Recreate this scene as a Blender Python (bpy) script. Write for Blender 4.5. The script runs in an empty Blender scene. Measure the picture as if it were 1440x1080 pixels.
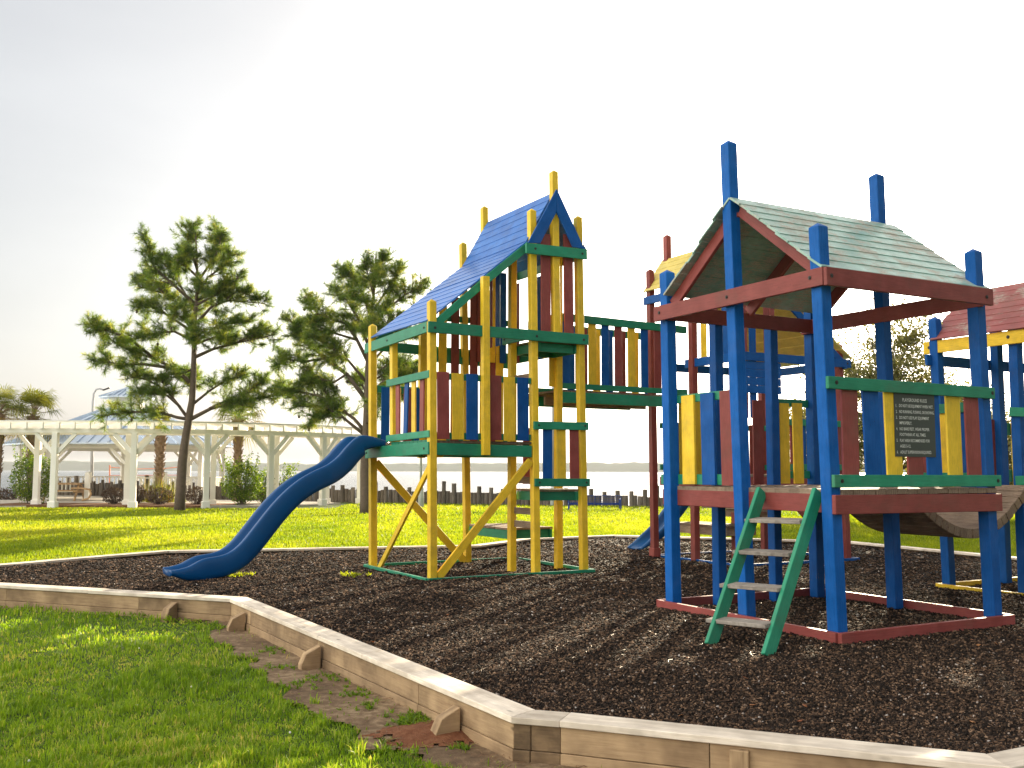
import bpy, bmesh, math, random
import numpy as np
from mathutils import Vector, Matrix
random.seed(7); rng = np.random.default_rng(7)
sc = bpy.context.scene
COL = sc.collection
# ------------------------------------------------------------------ camera
F = 1400.0; CAMZ = 1.5
TH = math.atan(122 / F); RO = 0.0025
fw = Vector((0, math.cos(TH), math.sin(TH)))
u0 = Vector((0, -math.sin(TH), math.cos(TH))); r0 = Vector((1, 0, 0))
cr = r0 * math.cos(RO) + u0 * math.sin(RO)
cu = u0 * math.cos(RO) - r0 * math.sin(RO)
CP = Vector((0, 0, CAMZ))
cam = bpy.data.objects.new('camera', bpy.data.cameras.new('camera'))
COL.objects.link(cam); sc.camera = cam
cam.data.sensor_width = 36; cam.data.lens = 35.0
cam.data.clip_start = 0.05; cam.data.clip_end = 20000
m = Matrix.Identity(4)
for i in range(3):
    m[i][0] = cr[i]; m[i][1] = cu[i]; m[i][2] = -fw[i]; m[i][3] = CP[i]
cam.matrix_world = m

def ray(px, py):
    return fw + cr * ((px - 720) / F) + cu * ((540 - py) / F)
def G(px, py, z=0.0):
    d = ray(px, py); return CP + d * ((z - CAMZ) / d.z)
def PLN(px, py, P, n):
    d = ray(px, py); return CP + d * ((P - CP).dot(n) / d.dot(n))
def AT(px, py, Y):
    d = ray(px, py); return CP + d * (Y / d.y)
def proj(p):
    q = Vector(p) - CP
    k = q.dot(fw); return (720 + F * q.dot(cr) / k, 540 - F * q.dot(cu) / k)

# ------------------------------------------------------------------ materials
def newmat(name):
    mt = bpy.data.materials.new(name); mt.use_nodes = True
    nt = mt.node_tree; nt.nodes.clear()
    out = nt.nodes.new('ShaderNodeOutputMaterial')
    return mt, nt, out
def nd(nt, t, **kw):
    n = nt.nodes.new(t)
    for k, v in kw.items():
        if k.startswith('i_'):
            n.inputs[k[2:].replace('_', ' ')].default_value = v
        else: setattr(n, k, v)
    return n
def mixc(nt, fac, a, b, mode='MIX'):
    n = nt.nodes.new('ShaderNodeMix'); n.data_type = 'RGBA'; n.blend_type = mode
    def s(i, v):
        if hasattr(v, 'links') or isinstance(v, bpy.types.NodeSocket): nt.links.new(v, n.inputs[i])
        elif isinstance(v, (int, float)): n.inputs[i].default_value = v
        else: n.inputs[i].default_value = (*v, 1) if len(v) == 3 else v
    s(0, fac); s(6, a); s(7, b)
    return n.outputs[2]
def ramp(nt, src, pts):
    n = nt.nodes.new('ShaderNodeValToRGB'); e = n.color_ramp.elements
    while len(e) < len(pts): e.new(0.5)
    for el, (p, c) in zip(e, pts):
        el.position = p; el.color = (c, c, c, 1) if isinstance(c, (int, float)) else (*c, 1)
    nt.links.new(src, n.inputs[0]); return n.outputs[0]
def objcoord(nt, scale):
    tc = nt.nodes.new('ShaderNodeTexCoord'); oi = nt.nodes.new('ShaderNodeObjectInfo')
    ml = nd(nt, 'ShaderNodeMath', operation='MULTIPLY'); ml.inputs[1].default_value = 37.0
    nt.links.new(oi.outputs['Random'], ml.inputs[0])
    ad = nd(nt, 'ShaderNodeVectorMath', operation='ADD')
    nt.links.new(tc.outputs['Object'], ad.inputs[0]); nt.links.new(ml.outputs[0], ad.inputs[1])
    mp = nt.nodes.new('ShaderNodeMapping'); mp.inputs['Scale'].default_value = scale
    nt.links.new(ad.outputs[0], mp.inputs[0]); return mp.outputs[0], oi
def noise(nt, vec, scale, detail=4, rough=0.55):
    n = nd(nt, 'ShaderNodeTexNoise'); n.inputs['Scale'].default_value = scale
    n.inputs['Detail'].default_value = detail; n.inputs['Roughness'].default_value = rough
    if vec is not None: nt.links.new(vec, n.inputs['Vector'])
    return n.outputs['Fac']
def bump(nt, h, strength, dist):
    b = nd(nt, 'ShaderNodeBump'); b.inputs['Strength'].default_value = strength
    b.inputs['Distance'].default_value = dist; nt.links.new(h, b.inputs['Height']); return b.outputs[0]

def paint(name, col, wear=0.1, rough=0.42, wood=(0.22, 0.17, 0.12), crack=0.5, spec=0.5, fade=None, grime=.45):
    """painted timber: grain along local X, brushed tone, chips showing bare wood"""
    mt, nt, out = newmat(name)
    p = nt.nodes.new('ShaderNodeBsdfPrincipled')
    g, oi = objcoord(nt, (1.2, 16, 16)); c, _ = objcoord(nt, (1, 1, 1))
    grain = noise(nt, g, 6, 6, 0.65); blotch = noise(nt, c, 5, 4)
    fine = noise(nt, c, 60, 3)
    dark = tuple(x * 0.84 for x in col); lite = tuple(min(1, x * 1.15 + 0.012) for x in (fade or col))
    base = mixc(nt, ramp(nt, blotch, [(0.25, 0), (0.75, 1)]), dark, lite)
    base = mixc(nt, ramp(nt, grain, [(0.35, 0.35), (0.55, 0)]), base, tuple(x * 0.5 for x in col))
    # chips and worn streaks
    chipn = nd(nt, 'ShaderNodeMath', operation='ADD')
    nt.links.new(grain, chipn.inputs[0])
    f2 = noise(nt, c, 3.2, 5, 0.7); nt.links.new(f2, chipn.inputs[1])
    lo = 1.36 - wear
    sub = nd(nt, 'ShaderNodeMath', operation='SUBTRACT'); nt.links.new(chipn.outputs[0], sub.inputs[0]); sub.inputs[1].default_value = lo - 0.5
    mask = ramp(nt, sub.outputs[0], [(0.5, 0), (0.56, 1)])
    wd = mixc(nt, ramp(nt, fine, [(0.3, 0), (0.7, 1)]), tuple(x * 0.6 for x in wood), wood)
    base = mixc(nt, mask, base, wd)
    # nicks, nail holes and grime
    vc, _ = objcoord(nt, (4, 9, 9)); vo = nd(nt, 'ShaderNodeTexVoronoi'); nt.links.new(vc, vo.inputs['Vector']); vo.inputs['Scale'].default_value = 2.2
    base = mixc(nt, ramp(nt, vo.outputs['Distance'], [(0.035, 0.75), (0.06, 0)]), base, (0.03, 0.022, 0.016))
    gr = noise(nt, c, 1.7, 6, 0.75)
    base = mixc(nt, ramp(nt, gr, [(0.52, 0), (0.8, grime)]), base, (0.10, 0.085, 0.06))
    hs = nd(nt, 'ShaderNodeHueSaturation'); nt.links.new(base, hs.inputs['Color'])
    mr = nd(nt, 'ShaderNodeMapRange'); mr.inputs['To Min'].default_value = 0.86; mr.inputs['To Max'].default_value = 1.12
    nt.links.new(oi.outputs['Random'], mr.inputs['Value']); nt.links.new(mr.outputs[0], hs.inputs['Value'])
    nt.links.new(hs.outputs[0], p.inputs['Base Color'])
    rr = ramp(nt, mask, [(0, rough), (1, 0.85)]); nt.links.new(rr, p.inputs['Roughness'])
    p.inputs['Specular IOR Level'].default_value = spec
    nt.links.new(bump(nt, grain, 0.5 * crack, 0.004), p.inputs['Normal'])
    nt.links.new(p.outputs[0], out.inputs[0]); return mt

def wood(name, a, b, rough=0.8, knots=True, sp=0.3, ws=14, wm=.3):
    mt, nt, out = newmat(name); p = nt.nodes.new('ShaderNodeBsdfPrincipled')
    g, oi = objcoord(nt, (0.8, 14, 14)); c, _ = objcoord(nt, (1, 1, 1))
    grain = noise(nt, g, 5, 8, 0.7); bl = noise(nt, c, 3, 4)
    base = mixc(nt, ramp(nt, grain, [(0.3, 0), (0.68, 1)]), b, a)
    base = mixc(nt, ramp(nt, bl, [(0.4, 0), (0.72, 0.9)]), base, tuple(x * 0.62 for x in b))
    w = nd(nt, 'ShaderNodeTexWave', wave_type='BANDS', bands_direction='Y'); nt.links.new(c, w.inputs['Vector'])
    w.inputs['Scale'].default_value = ws; w.inputs['Distortion'].default_value = 7; w.inputs['Detail'].default_value = 3; w.inputs['Detail Scale'].default_value = .8
    base = mixc(nt, wm, base, mixc(nt, w.outputs['Fac'], tuple(x * 0.5 for x in b), a))
    if knots:
        vn = nd(nt, 'ShaderNodeTexVoronoi'); kc, _ = objcoord(nt, (1.6, 5, 5)); nt.links.new(kc, vn.inputs['Vector'])
        vn.inputs['Scale'].default_value = 1.3
        base = mixc(nt, ramp(nt, vn.outputs['Distance'], [(0.05, 0.8), (0.11, 0)]), base, tuple(x * 0.35 for x in b))
    hs = nd(nt, 'ShaderNodeHueSaturation'); nt.links.new(base, hs.inputs['Color'])
    mr = nd(nt, 'ShaderNodeMapRange'); mr.inputs['To Min'].default_value = 0.8; mr.inputs['To Max'].default_value = 1.15
    nt.links.new(oi.outputs['Random'], mr.inputs['Value']); nt.links.new(mr.outputs[0], hs.inputs['Value'])
    nt.links.new(hs.outputs[0], p.inputs['Base Color']); p.inputs['Roughness'].default_value = rough
    p.inputs['Specular IOR Level'].default_value = sp
    nt.links.new(bump(nt, grain, 0.6, 0.004), p.inputs['Normal'])
    nt.links.new(p.outputs[0], out.inputs[0]); return mt

def plain(name, col, rough=0.5, metal=0.0, var=0.15, scale=6, bmp=0.0, spec=0.5):
    mt, nt, out = newmat(name); p = nt.nodes.new('ShaderNodeBsdfPrincipled')
    c, oi = objcoord(nt, (1, 1, 1)); n = noise(nt, c, scale, 5)
    nt.links.new(mixc(nt, n, tuple(x * (1 - var) for x in col), tuple(min(1, x * (1 + var)) for x in col)), p.inputs['Base Color'])
    p.inputs['Roughness'].default_value = rough; p.inputs['Metallic'].default_value = metal
    p.inputs['Specular IOR Level'].default_value = spec
    if bmp: nt.links.new(bump(nt, noise(nt, c, scale * 6, 4), bmp, 0.01), p.inputs['Normal'])
    nt.links.new(p.outputs[0], out.inputs[0]); return mt

def leafmat(name, c0, c1, c2=None, trans=0.45, rough=0.5, tscale=1.6):
    """leaves and blades: diffuse + gloss + light coming through, tone per leaf"""
    mt, nt, out = newmat(name)
    at = nd(nt, 'ShaderNodeAttribute', attribute_name='tone')
    pts = [(0.0, c0), (0.7, c1)] + ([(1.0, c2)] if c2 else [(1.0, c1)])
    col = ramp(nt, at.outputs['Fac'], pts)
    d = nd(nt, 'ShaderNodeBsdfPrincipled'); nt.links.new(col, d.inputs['Base Color']); d.inputs['Roughness'].default_value = rough
    d.inputs['Specular IOR Level'].default_value = 0.35
    t = nd(nt, 'ShaderNodeBsdfTranslucent')
    tc = mixc(nt, 1.0, col, (tscale, tscale * 0.95, tscale * 0.35), 'MULTIPLY'); nt.links.new(tc, t.inputs['Color'])
    mx = nd(nt, 'ShaderNodeMixShader'); mx.inputs[0].default_value = trans
    nt.links.new(d.outputs[0], mx.inputs[1]); nt.links.new(t.outputs[0], mx.inputs[2])
    nt.links.new(mx.outputs[0], out.inputs[0]); return mt

M = {}
M['Y'] = paint('yellow_paint', (0.78, 0.51, 0.025), 0.03, 0.45, spec=0.25)
M['B'] = paint('blue_paint', (0.001, 0.078, 0.30), 0.05, 0.45, spec=0.12, grime=.2)
M['BW'] = paint('blue_paint_checked', (0.001, 0.095, 0.36), 0.06, 0.5, wood=(0.01, 0.03, 0.07), crack=1.8, spec=0.12, grime=.22)
M['G'] = paint('green_paint', (0.010, 0.215, 0.115), 0.06, 0.45, spec=0.3)
M['R'] = paint('red_paint', (0.235, 0.048, 0.04), 0.05, 0.5, spec=0.25)
M['BR'] = paint('blue_roof_paint', (0.004, 0.105, 0.43), 0.11, 0.30, wood=(0.36, 0.27, 0.17), fade=(0.01, 0.15, 0.50), spec=0.55)
M['GR'] = paint('green_roof_paint', (0.15, 0.30, 0.24), 0.33, 0.36, wood=(0.46, 0.43, 0.36), fade=(0.26, 0.42, 0.36))
M['RR'] = paint('red_roof_paint', (0.24, 0.06, 0.055), 0.28, 0.5, wood=(0.36, 0.28, 0.24))
M['YR'] = paint('yellow_roof_paint', (0.66, 0.52, 0.12), 0.1, 0.5)
M['W'] = wood('weathered_deck_wood', (0.36, 0.27, 0.19), (0.15, 0.10, 0.07))
M['WG'] = wood('grey_rung_wood', (0.40, 0.36, 0.31), (0.17, 0.14, 0.12), knots=False)
M['CAP'] = wood('pale_cap_timber', (0.86, 0.77, 0.65), (0.60, 0.50, 0.39), 0.75, ws=3, wm=.12)
M['SIDE'] = wood('treated_side_timber', (0.46, 0.32, 0.18), (0.26, 0.165, 0.09), 0.8, ws=4, wm=.3)
M['SIDE2'] = wood('dark_corner_timber', (0.26, 0.17, 0.09), (0.14, 0.09, 0.05), 0.8)  # darker tone of the side timber, for the short corner facet
M['PILE'] = wood('grey_piling_wood', (0.26, 0.22, 0.18), (0.11, 0.09, 0.075), 0.9)
M['bolt'] = plain('bolt_steel', (0.05, 0.045, 0.04), 0.5, 0.6)
M['white'] = plain('cream_white_paint', (0.86, 0.83, 0.75), 0.5, 0, 0.07, 2)
M['metalroof'] = plain('blue_metal_roofing', (0.52, 0.60, 0.70), 0.35, 0.2, 0.08, 2)

# ------------------------------------------------------------------ object helpers
def tag(o, label=None, cat=None, group=None, kind=None):
    if label: o['label'] = label
    if cat: o['category'] = cat
    if group: o['group'] = group
    if kind: o['kind'] = kind
    return o
def thing(name, loc, label, cat, group=None, rz=0):
    o = bpy.data.objects.new(name, None); COL.objects.link(o)
    o.empty_display_size = 0.2
    o.matrix_world = Matrix.Translation(Vector(loc)) @ Matrix.Rotation(rz, 4, 'Z')
    return tag(o, label, cat, group)
def link(name, me, mat, parent=None, mw=None):
    o = bpy.data.objects.new(name, me); COL.objects.link(o)
    if mat is not None: me.materials.append(mat)
    if mw is None: mw = Matrix.Identity(4)
    if parent is not None:
        o.parent = parent; o.matrix_parent_inverse = Matrix.Identity(4)
        pw = WM(parent)
        o.matrix_basis = pw.inverted() @ mw
    else: o.matrix_basis = mw
    return o
def WM(o):
    w = o.matrix_basis.copy()
    if o.parent: w = WM(o.parent) @ w
    return w
def basis(x, zhint, loc):
    x = Vector(x).normalized(); z = Vector(zhint); z = (z - x * z.dot(x)).normalized(); y = z.cross(x)
    mt = Matrix.Identity(4)
    for i in range(3): mt[i][0] = x[i]; mt[i][1] = y[i]; mt[i][2] = z[i]; mt[i][3] = loc[i]
    return mt
def boxmesh(name, L, W, T, bev=0.004, tip=0.0, warp=0.0):
    bm = bmesh.new(); bmesh.ops.create_cube(bm, size=1.0)
    bmesh.ops.scale(bm, vec=(L, W, T), verts=bm.verts)
    if tip:
        f = max(bm.faces, key=lambda q: q.calc_center_median().x)
        r = bmesh.ops.poke(bm, faces=[f]); r['verts'][0].co.x += tip
    if bev and min(L, W, T) > 3 * bev:
        es = [e for e in bm.edges]
        bmesh.ops.bevel(bm, geom=es, offset=bev, segments=1, affect='EDGES')
    me = bpy.data.meshes.new(name); bm.to_mesh(me); bm.free(); return me
def board(root, name, mat, p0, p1, W, T, n, bev=0.004, ext=0.0, tip=0.0):
    p0 = Vector(p0); p1 = Vector(p1); d = (p1 - p0); L = d.length + 2 * ext
    me = boxmesh(name, L, W, T, bev, tip)
    return link(name, me, M[mat] if isinstance(mat, str) else mat, root, basis(d, n, (p0 + p1) / 2))
def addbox(bm, mt, L, W, T):
    r = bmesh.ops.create_cube(bm, size=1.0, matrix=mt @ Matrix.Diagonal((L, W, T, 1)))
    return r['verts']
def bmobj(name, bm, mat, parent=None, mw=None, smooth=False):
    me = bpy.data.meshes.new(name); bm.to_mesh(me); bm.free()
    if smooth: me.polygons.foreach_set('use_smooth', [True] * len(me.polygons))
    return link(name, me, M[mat] if isinstance(mat, str) else mat, parent, mw)
def bolts(bd, pts, r=0.013):
    """hex heads in the outer face (local +Z) of a board; pts are world points"""
    w = WM(bd); inv = w.inverted()
    T = max(v.co.z for v in bd.data.vertices)
    for p in pts:
        q = inv @ Vector(p)
        bm = bmesh.new()
        bmesh.ops.create_cone(bm, cap_ends=True, segments=8, radius1=r * 1.5, radius2=r * 1.5, depth=0.004)
        bmesh.ops.translate(bm, vec=(q.x, q.y, T + 0.002), verts=bm.verts)
        v2 = bmesh.ops.create_cone(bm, cap_ends=True, segments=6, radius1=r * 0.8, radius2=r * 0.75, depth=0.008)['verts']
        bmesh.ops.translate(bm, vec=(q.x, q.y, T + 0.007), verts=v2)
        bmobj('bolt', bm, 'bolt', bd, w)
def rawmesh(name, verts, loops, sizes, tone=None):
    me = bpy.data.meshes.new(name)
    verts = np.asarray(verts, dtype=np.float32).reshape(-1, 3); loops = np.asarray(loops, dtype=np.int32).ravel()
    sizes = np.asarray(sizes, dtype=np.int32)
    me.vertices.add(len(verts)); me.vertices.foreach_set('co', verts.ravel())
    me.loops.add(len(loops)); me.loops.foreach_set('vertex_index', loops)
    me.polygons.add(len(sizes))
    st = np.concatenate([[0], np.cumsum(sizes)[:-1]]).astype(np.int32)
    me.polygons.foreach_set('loop_start', st)
    try: me.polygons.foreach_set('loop_total', sizes)
    except Exception: pass
    if tone is not None:
        a = me.attributes.new('tone', 'FLOAT', 'POINT'); a.data.foreach_set('value', np.asarray(tone, dtype=np.float32))
    me.update(calc_edges=True); return me
def tube(bm, pts, rad, seg=8, cap=True):
    pts = [Vector(p) for p in pts]; rings = []; px = None
    for i, p in enumerate(pts):
        d = (pts[min(i + 1, len(pts) - 1)] - pts[max(i - 1, 0)]).normalized()
        if px is None:
            h = Vector((0, 0, 1)) if abs(d.z) < 0.9 else Vector((1, 0, 0)); px = d.cross(h).normalized()
        px = (px - d * px.dot(d)).normalized()
        y = d.cross(px)
        r = rad[i] if isinstance(rad, (list, tuple)) else rad
        rings.append([bm.verts.new(p + (px * math.cos(2 * math.pi * k / seg) + y * math.sin(2 * math.pi * k / seg)) * r) for k in range(seg)])
    for a, b in zip(rings, rings[1:]):
        for k in range(seg):
            bm.faces.new((a[k], a[(k + 1) % seg], b[(k + 1) % seg], b[k]))
    if cap:
        bm.faces.new(rings[0][::-1]); bm.faces.new(rings[-1])
    return rings

# ------------------------------------------------------------------ tower frame
class Frame:
    def __init__(s, o, u):
        s.o = Vector((o[0], o[1], 0)); s.u = Vector((u[0], u[1], 0)).normalized(); s.v = Vector((-s.u.y, s.u.x, 0))
        s.rz = math.atan2(s.u.y, s.u.x)
    def W(s, u, v, z=0): return s.o + s.u * u + s.v * v + Vector((0, 0, z))
    def V(s, px, py, vc): return PLN(px, py, s.W(0, vc), s.v)      # point on the plane v = vc
    def U(s, px, py, uc): return PLN(px, py, s.W(uc, 0), s.u)      # point on the plane u = uc
    def uz(s, px, py, vc): q = s.V(px, py, vc); return (q - s.o).dot(s.u), q.z
    def vz(s, px, py, uc): q = s.U(px, py, uc); return (q - s.o).dot(s.v), q.z
    def loc(s, p): q = Vector(p) - s.o; return q.dot(s.u), q.dot(s.v), q.z
UP = Vector((0, 0, 1))
def post(root, fr, u, v, w, mat, top=None, ztop=None, zb=-0.12, tip=0.045, name='post'):
    b = fr.W(u, v, 0)
    if top:
        q = AT(top[0], top[1], b.y); t = q
    else: t = fr.W(u, v, ztop)
    d = (t - b).normalized(); b2 = b + d * ((zb - b.z) / d.z)
    if top: t = t - d * tip
    return board(root, name, mat, b2, t, w, w, -fr.v, 0.006, 0, tip)
def planks(root, name, mat, fr, ua, ub, va, vb, z, t, n, along='u', jit=0.006):
    """a floor of n loose boards, top at z"""
    bm = bmesh.new()
    for i in range(n):
        if along == 'u':
            w = (vb - va) / n; c = fr.W((ua + ub) / 2 + random.uniform(-jit, jit), va + w * (i + .5), z - t / 2 + random.uniform(-.002, .002))
            mt = basis(fr.u, UP, c); addbox(bm, mt, ub - ua, w - 0.009, t)
        else:
            w = (ub - ua) / n; c = fr.W(ua + w * (i + .5), (va + vb) / 2 + random.uniform(-jit, jit), z - t / 2 + random.uniform(-.002, .002))
            mt = basis(fr.v, UP, c); addbox(bm, mt, vb - va, w - 0.009, t)
    bmesh.ops.bevel(bm, geom=bm.edges[:], offset=0.003, segments=1, affect='EDGES')
    mw = basis(fr.u if along == 'u' else fr.v, UP, fr.W((ua + ub) / 2, (va + vb) / 2, z))
    bmesh.ops.transform(bm, matrix=mw.inverted(), verts=bm.verts)
    return bmobj(name, bm, mat, root, mw)
LIFT = 0.4
def slope(root, name, mat, e0, e1, r0_, r1_, n, t=0.02, lap=0.035, ragged=0.012):
    """lapped roof boards between eave line e0-e1 and upper line r0-r1"""
    e0, e1, r0_, r1_ = map(Vector, (e0, e1, r0_, r1_))
    x = (e1 - e0).normalized(); up = ((r0_ - e0) + (r1_ - e1)) / 2; nn = x.cross(up).normalized()
    if nn.z < 0: nn = -nn
    bm = bmesh.new()
    for i in range(n):
        a, b = i / n, min(1.0, (i + 1) / n + lap / up.length)
        b = min(b, 1.0)
        j0 = random.uniform(-ragged, ragged); j1 = random.uniform(-ragged, ragged)
        pa0 = e0.lerp(r0_, a) - x * (.02 + j0); pa1 = e1.lerp(r1_, a) + x * (.02 + j1)
        pb0 = e0.lerp(r0_, b) - x * (.02 + j0); pb1 = e1.lerp(r1_, b) + x * (.02 + j1)
        lift = nn * (t * LIFT)
        vs = [bm.verts.new(p) for p in (pa0 + lift, pa1 + lift, pb1, pb0, pa0 + lift + nn * t, pa1 + lift + nn * t, pb1 + nn * t, pb0 + nn * t)]
        for f in ((3, 2, 1, 0), (4, 5, 6, 7), (0, 1, 5, 4), (1, 2, 6, 5), (2, 3, 7, 6), (3, 0, 4, 7)): bm.faces.new([vs[k] for k in f])
    bmesh.ops.recalc_face_normals(bm, faces=bm.faces[:])
    bmesh.ops.bevel(bm, geom=bm.edges[:], offset=0.002, segments=1, affect='EDGES')
    mw = basis(x, nn, (e0 + e1) / 2); bmesh.ops.transform(bm, matrix=mw.inverted(), verts=bm.verts)
    return bmobj(name, bm, mat, root, mw)
def pickets_v(root, fr, vc, lst, w, t=0.022, out=-1):
    for (xt, yt, xb, yb, c) in lst:
        board(root, 'picket', c, fr.V(xb, yb, vc), fr.V(xt, yt, vc), w, t, fr.v * out, 0.003)
def pickets_u(root, fr, uc, lst, w, t=0.022, out=-1):
    for (xt, yt, xb, yb, c) in lst:
        board(root, 'picket', c, fr.U(xb, yb, uc), fr.U(xt, yt, uc), w, t, fr.u * out, 0.003)
# =================================================================== YELLOW TOWER (A)
a0 = G(608, 818); a1 = G(821, 805); FA = Frame(a0, Vector((math.cos(math.radians(29.6)), math.sin(math.radians(29.6)), 0)))
UA = FA.uz(821, 805, 0)[0]; VA = FA.vz(524.5, 798, 0)[0]; US = FA.uz(753.5, 808, 0)[0]; VS = 0.70; WA = 0.105
TA = thing('play_tower', FA.W(UA / 2, VA / 2), 'tall yellow-posted play tower with steep blue plank roof and diagonal braces', 'play tower', 'wooden play towers', FA.rz)
post(TA, FA, 0, 0, WA, 'Y', (607, 420)); post(TA, FA, 0, VA, WA, 'Y', (524, 455))
post(TA, FA, US, 0, WA, 'Y', (747.5, 293)); post(TA, FA, UA, 0, WA, 'Y', (812.5, 303))
post(TA, FA, US, VA, WA, 'Y', (651, 340)); post(TA, FA, UA, VA, WA, 'Y', ztop=5.05)
post(TA, FA, US, VS, WA, 'Y', ztop=4.75); post(TA, FA, UA, VS, WA, 'Y', ztop=5.0)
UR = (US + UA) / 2
def vpost(root, fr, u, v, w, mat, z0, z1, tip=0.0, name='post'):
    return board(root, name, mat, fr.W(u, v, z0), fr.W(u, v, z1), w, w, -fr.v, 0.005, 0, tip)
# ridge posts stop at the main beams
u_r, z_r = FA.uz(778.5, 240, -0.02)
u_q, z_q = FA.uz(781, 470, -0.02)
board(TA, 'ridge_post', 'Y', FA.V(782, 478, -0.02), FA.V(778.5, 243, -0.02), WA, WA, -FA.v, 0.005, 0, 0.045)
q = FA.V(681, 293, VA); board(TA, 'ridge_post', 'Y', FA.W(FA.loc(q)[0] + .03, VA, 3.4), q, WA, WA, -FA.v, 0.005, 0, 0.045)
# short hung posts
s0 = FA.V(683, 640, -0.075); s1 = FA.V(682, 389, -0.075)
board(TA, 'post', 'Y', s0, s1, WA, 0.09, -FA.v)
us_, _ = FA.uz(683, 560, 0)
board(TA, 'post', 'Y', FA.W(us_, VA + .02, 1.7), FA.W(us_, VA + .02, 4.0), WA, 0.09, -FA.v)
board(TA, 'post', 'Y', FA.U(554, 628, 0.02), FA.U(553.5, 482, 0.02), WA, 0.09, -FA.u)
vT, _ = FA.vz(554, 560, 0.02)
# main beams
ob = WA / 2 + 0.021
zmt = FA.V(602, 451, -ob).z; zmb = FA.V(602, 468, -ob).z; ZM = (zmt + zmb) / 2; HB = 0.155
b = board(TA, 'beam', 'G', FA.V(602, 459.5, -ob), FA.V(827, 478, -ob), HB, 0.04, -FA.v); bolts(b, [FA.V(611, 461, -ob), FA.V(685, 467, -ob), FA.V(754, 473, -ob), FA.V(820, 478, -ob)])
b = board(TA, 'beam', 'G', FA.U(514, 490.5, -ob), FA.U(601.5, 459.5, -ob), HB, 0.04, -FA.u); bolts(b, [FA.U(598, 461, -ob), FA.U(546, 479, -ob)])
board(TA, 'beam', 'G', FA.W(-.08, VA + ob, ZM), FA.W(UA + .08, VA + ob, ZM - .06), HB, 0.04, FA.v)
board(TA, 'beam', 'G', FA.W(UA + ob, .1, ZM - .08), FA.W(UA + ob, VA, ZM - .08), HB, 0.04, FA.u)
# floor beams + deck
zf_t = FA.V(615, 622.5, 0).z; zf_b = FA.V(615, 640, 0).z; ZF = (zf_t + zf_b) / 2
b = board(TA, 'beam', 'G', FA.U(515, 637, -ob), FA.U(604, 630, -ob), 0.17, 0.04, -FA.u); bolts(b, [FA.U(517, 637, -ob), FA.U(598, 630.5, -ob)])
board(TA, 'beam', 'G', FA.V(613, 631.2, -.02), FA.V(747, 635, -.02), 0.165, 0.04, -FA.v)
board(TA, 'beam', 'G', FA.W(.05, VA - .02, ZF), FA.W(UA - .05, VA - .02, ZF), 0.165, 0.04, FA.v)
board(TA, 'beam', 'G', FA.W(US, .05, ZF), FA.W(US, VA - .05, ZF), 0.165, 0.04, FA.u)
board(TA, 'joist', 'W', FA.W(US * .5, .05, ZF), FA.W(US * .5, VA - .05, ZF), 0.14, 0.04, FA.u)
DZ = zf_t + .035
planks(TA, 'deck', 'W', FA, -.03, US + .03, .0, VA, DZ, .035, 17, 'u')
board(TA, 'cleat', 'Y', FA.W(.06, .07, zf_b + .0), FA.W(.16, .07, zf_b), 0.06, 0.09, -FA.v)
# painted plank ends on the left face under the lower rail
bm = bmesh.new()
for i in range(10):
    mt = basis(FA.u, UP, FA.W(-.045, .08 + i * .135, DZ - .02)); addbox(bm, mt, .02, .125, .05)
bmobj('deck_end', bm, 'G', TA)
# left railing
board(TA, 'rail', 'G', FA.U(544.5, 539.4, -ob), FA.U(604.5, 525.6, -ob), 0.105, 0.035, -FA.u)
board(TA, 'rail', 'G', FA.U(544, 617, -ob), FA.U(604.5, 609.8, -ob), 0.095, 0.035, -FA.u)
pickets_u(TA, FA, -ob + .03, [(559.5, 536, 560, 613, 'R'), (572.5, 534, 570, 612, 'B'), (582, 531, 582, 611, 'Y'), (594, 529, 593.5, 610, 'R')], 0.13)
# front railing
board(TA, 'rail', 'G', FA.V(613, 528.5, .0), FA.V(746, 536, .0), 0.09, 0.035, -FA.v)
board(TA, 'rail', 'G', FA.V(613, 612.5, .0), FA.V(746, 615.5, .0), 0.09, 0.035, -FA.v)
pickets_v(TA, FA, -.033, [(623, 523, 623.5, 617.5, 'R'), (643.5, 525, 644, 618, 'Y'), (664, 526, 664, 618.5, 'B'), (697, 528, 697, 619, 'R'), (716, 530, 716.5, 620, 'Y'), (735, 531, 735.5, 620, 'B')], 0.182)
# rear railing and tall pickets
zr1 = FA.V(535, 547, VA).z; zr2 = DZ + .1
board(TA, 'rail', 'G', FA.W(.0, VA + .03, zr1), FA.W(us_, VA + .03, zr1), 0.11, 0.035, FA.v)
board(TA, 'rail', 'G', FA.W(.05, VA + .03, zr2), FA.W(us_, VA + .03, zr2), 0.1, 0.035, FA.v)
for i, c in enumerate('BYRB'):
    uu = .17 + i * .19
    if uu < us_ - .05: board(TA, 'picket', c, FA.W(uu, VA, DZ), FA.W(uu, VA, zr1 + .03), 0.14, 0.022, FA.v)
board(TA, 'rail', 'G', FA.W(us_, VA + .03, zr1 + .55), FA.W(UA, VA + .03, zr1 + .5), 0.12, 0.035, FA.v)
board(TA, 'rail', 'G', FA.W(us_, VA + .03, zr2), FA.W(UA, VA + .03, zr2), 0.1, 0.035, FA.v)
zr3 = FA.V(660, 450, VA).z
board(TA, 'rail', 'G', FA.W(us_ + .4, VA + .03, zr3), FA.W(UA, VA + .03, zr3), 0.1, 0.035, FA.v)
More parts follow.
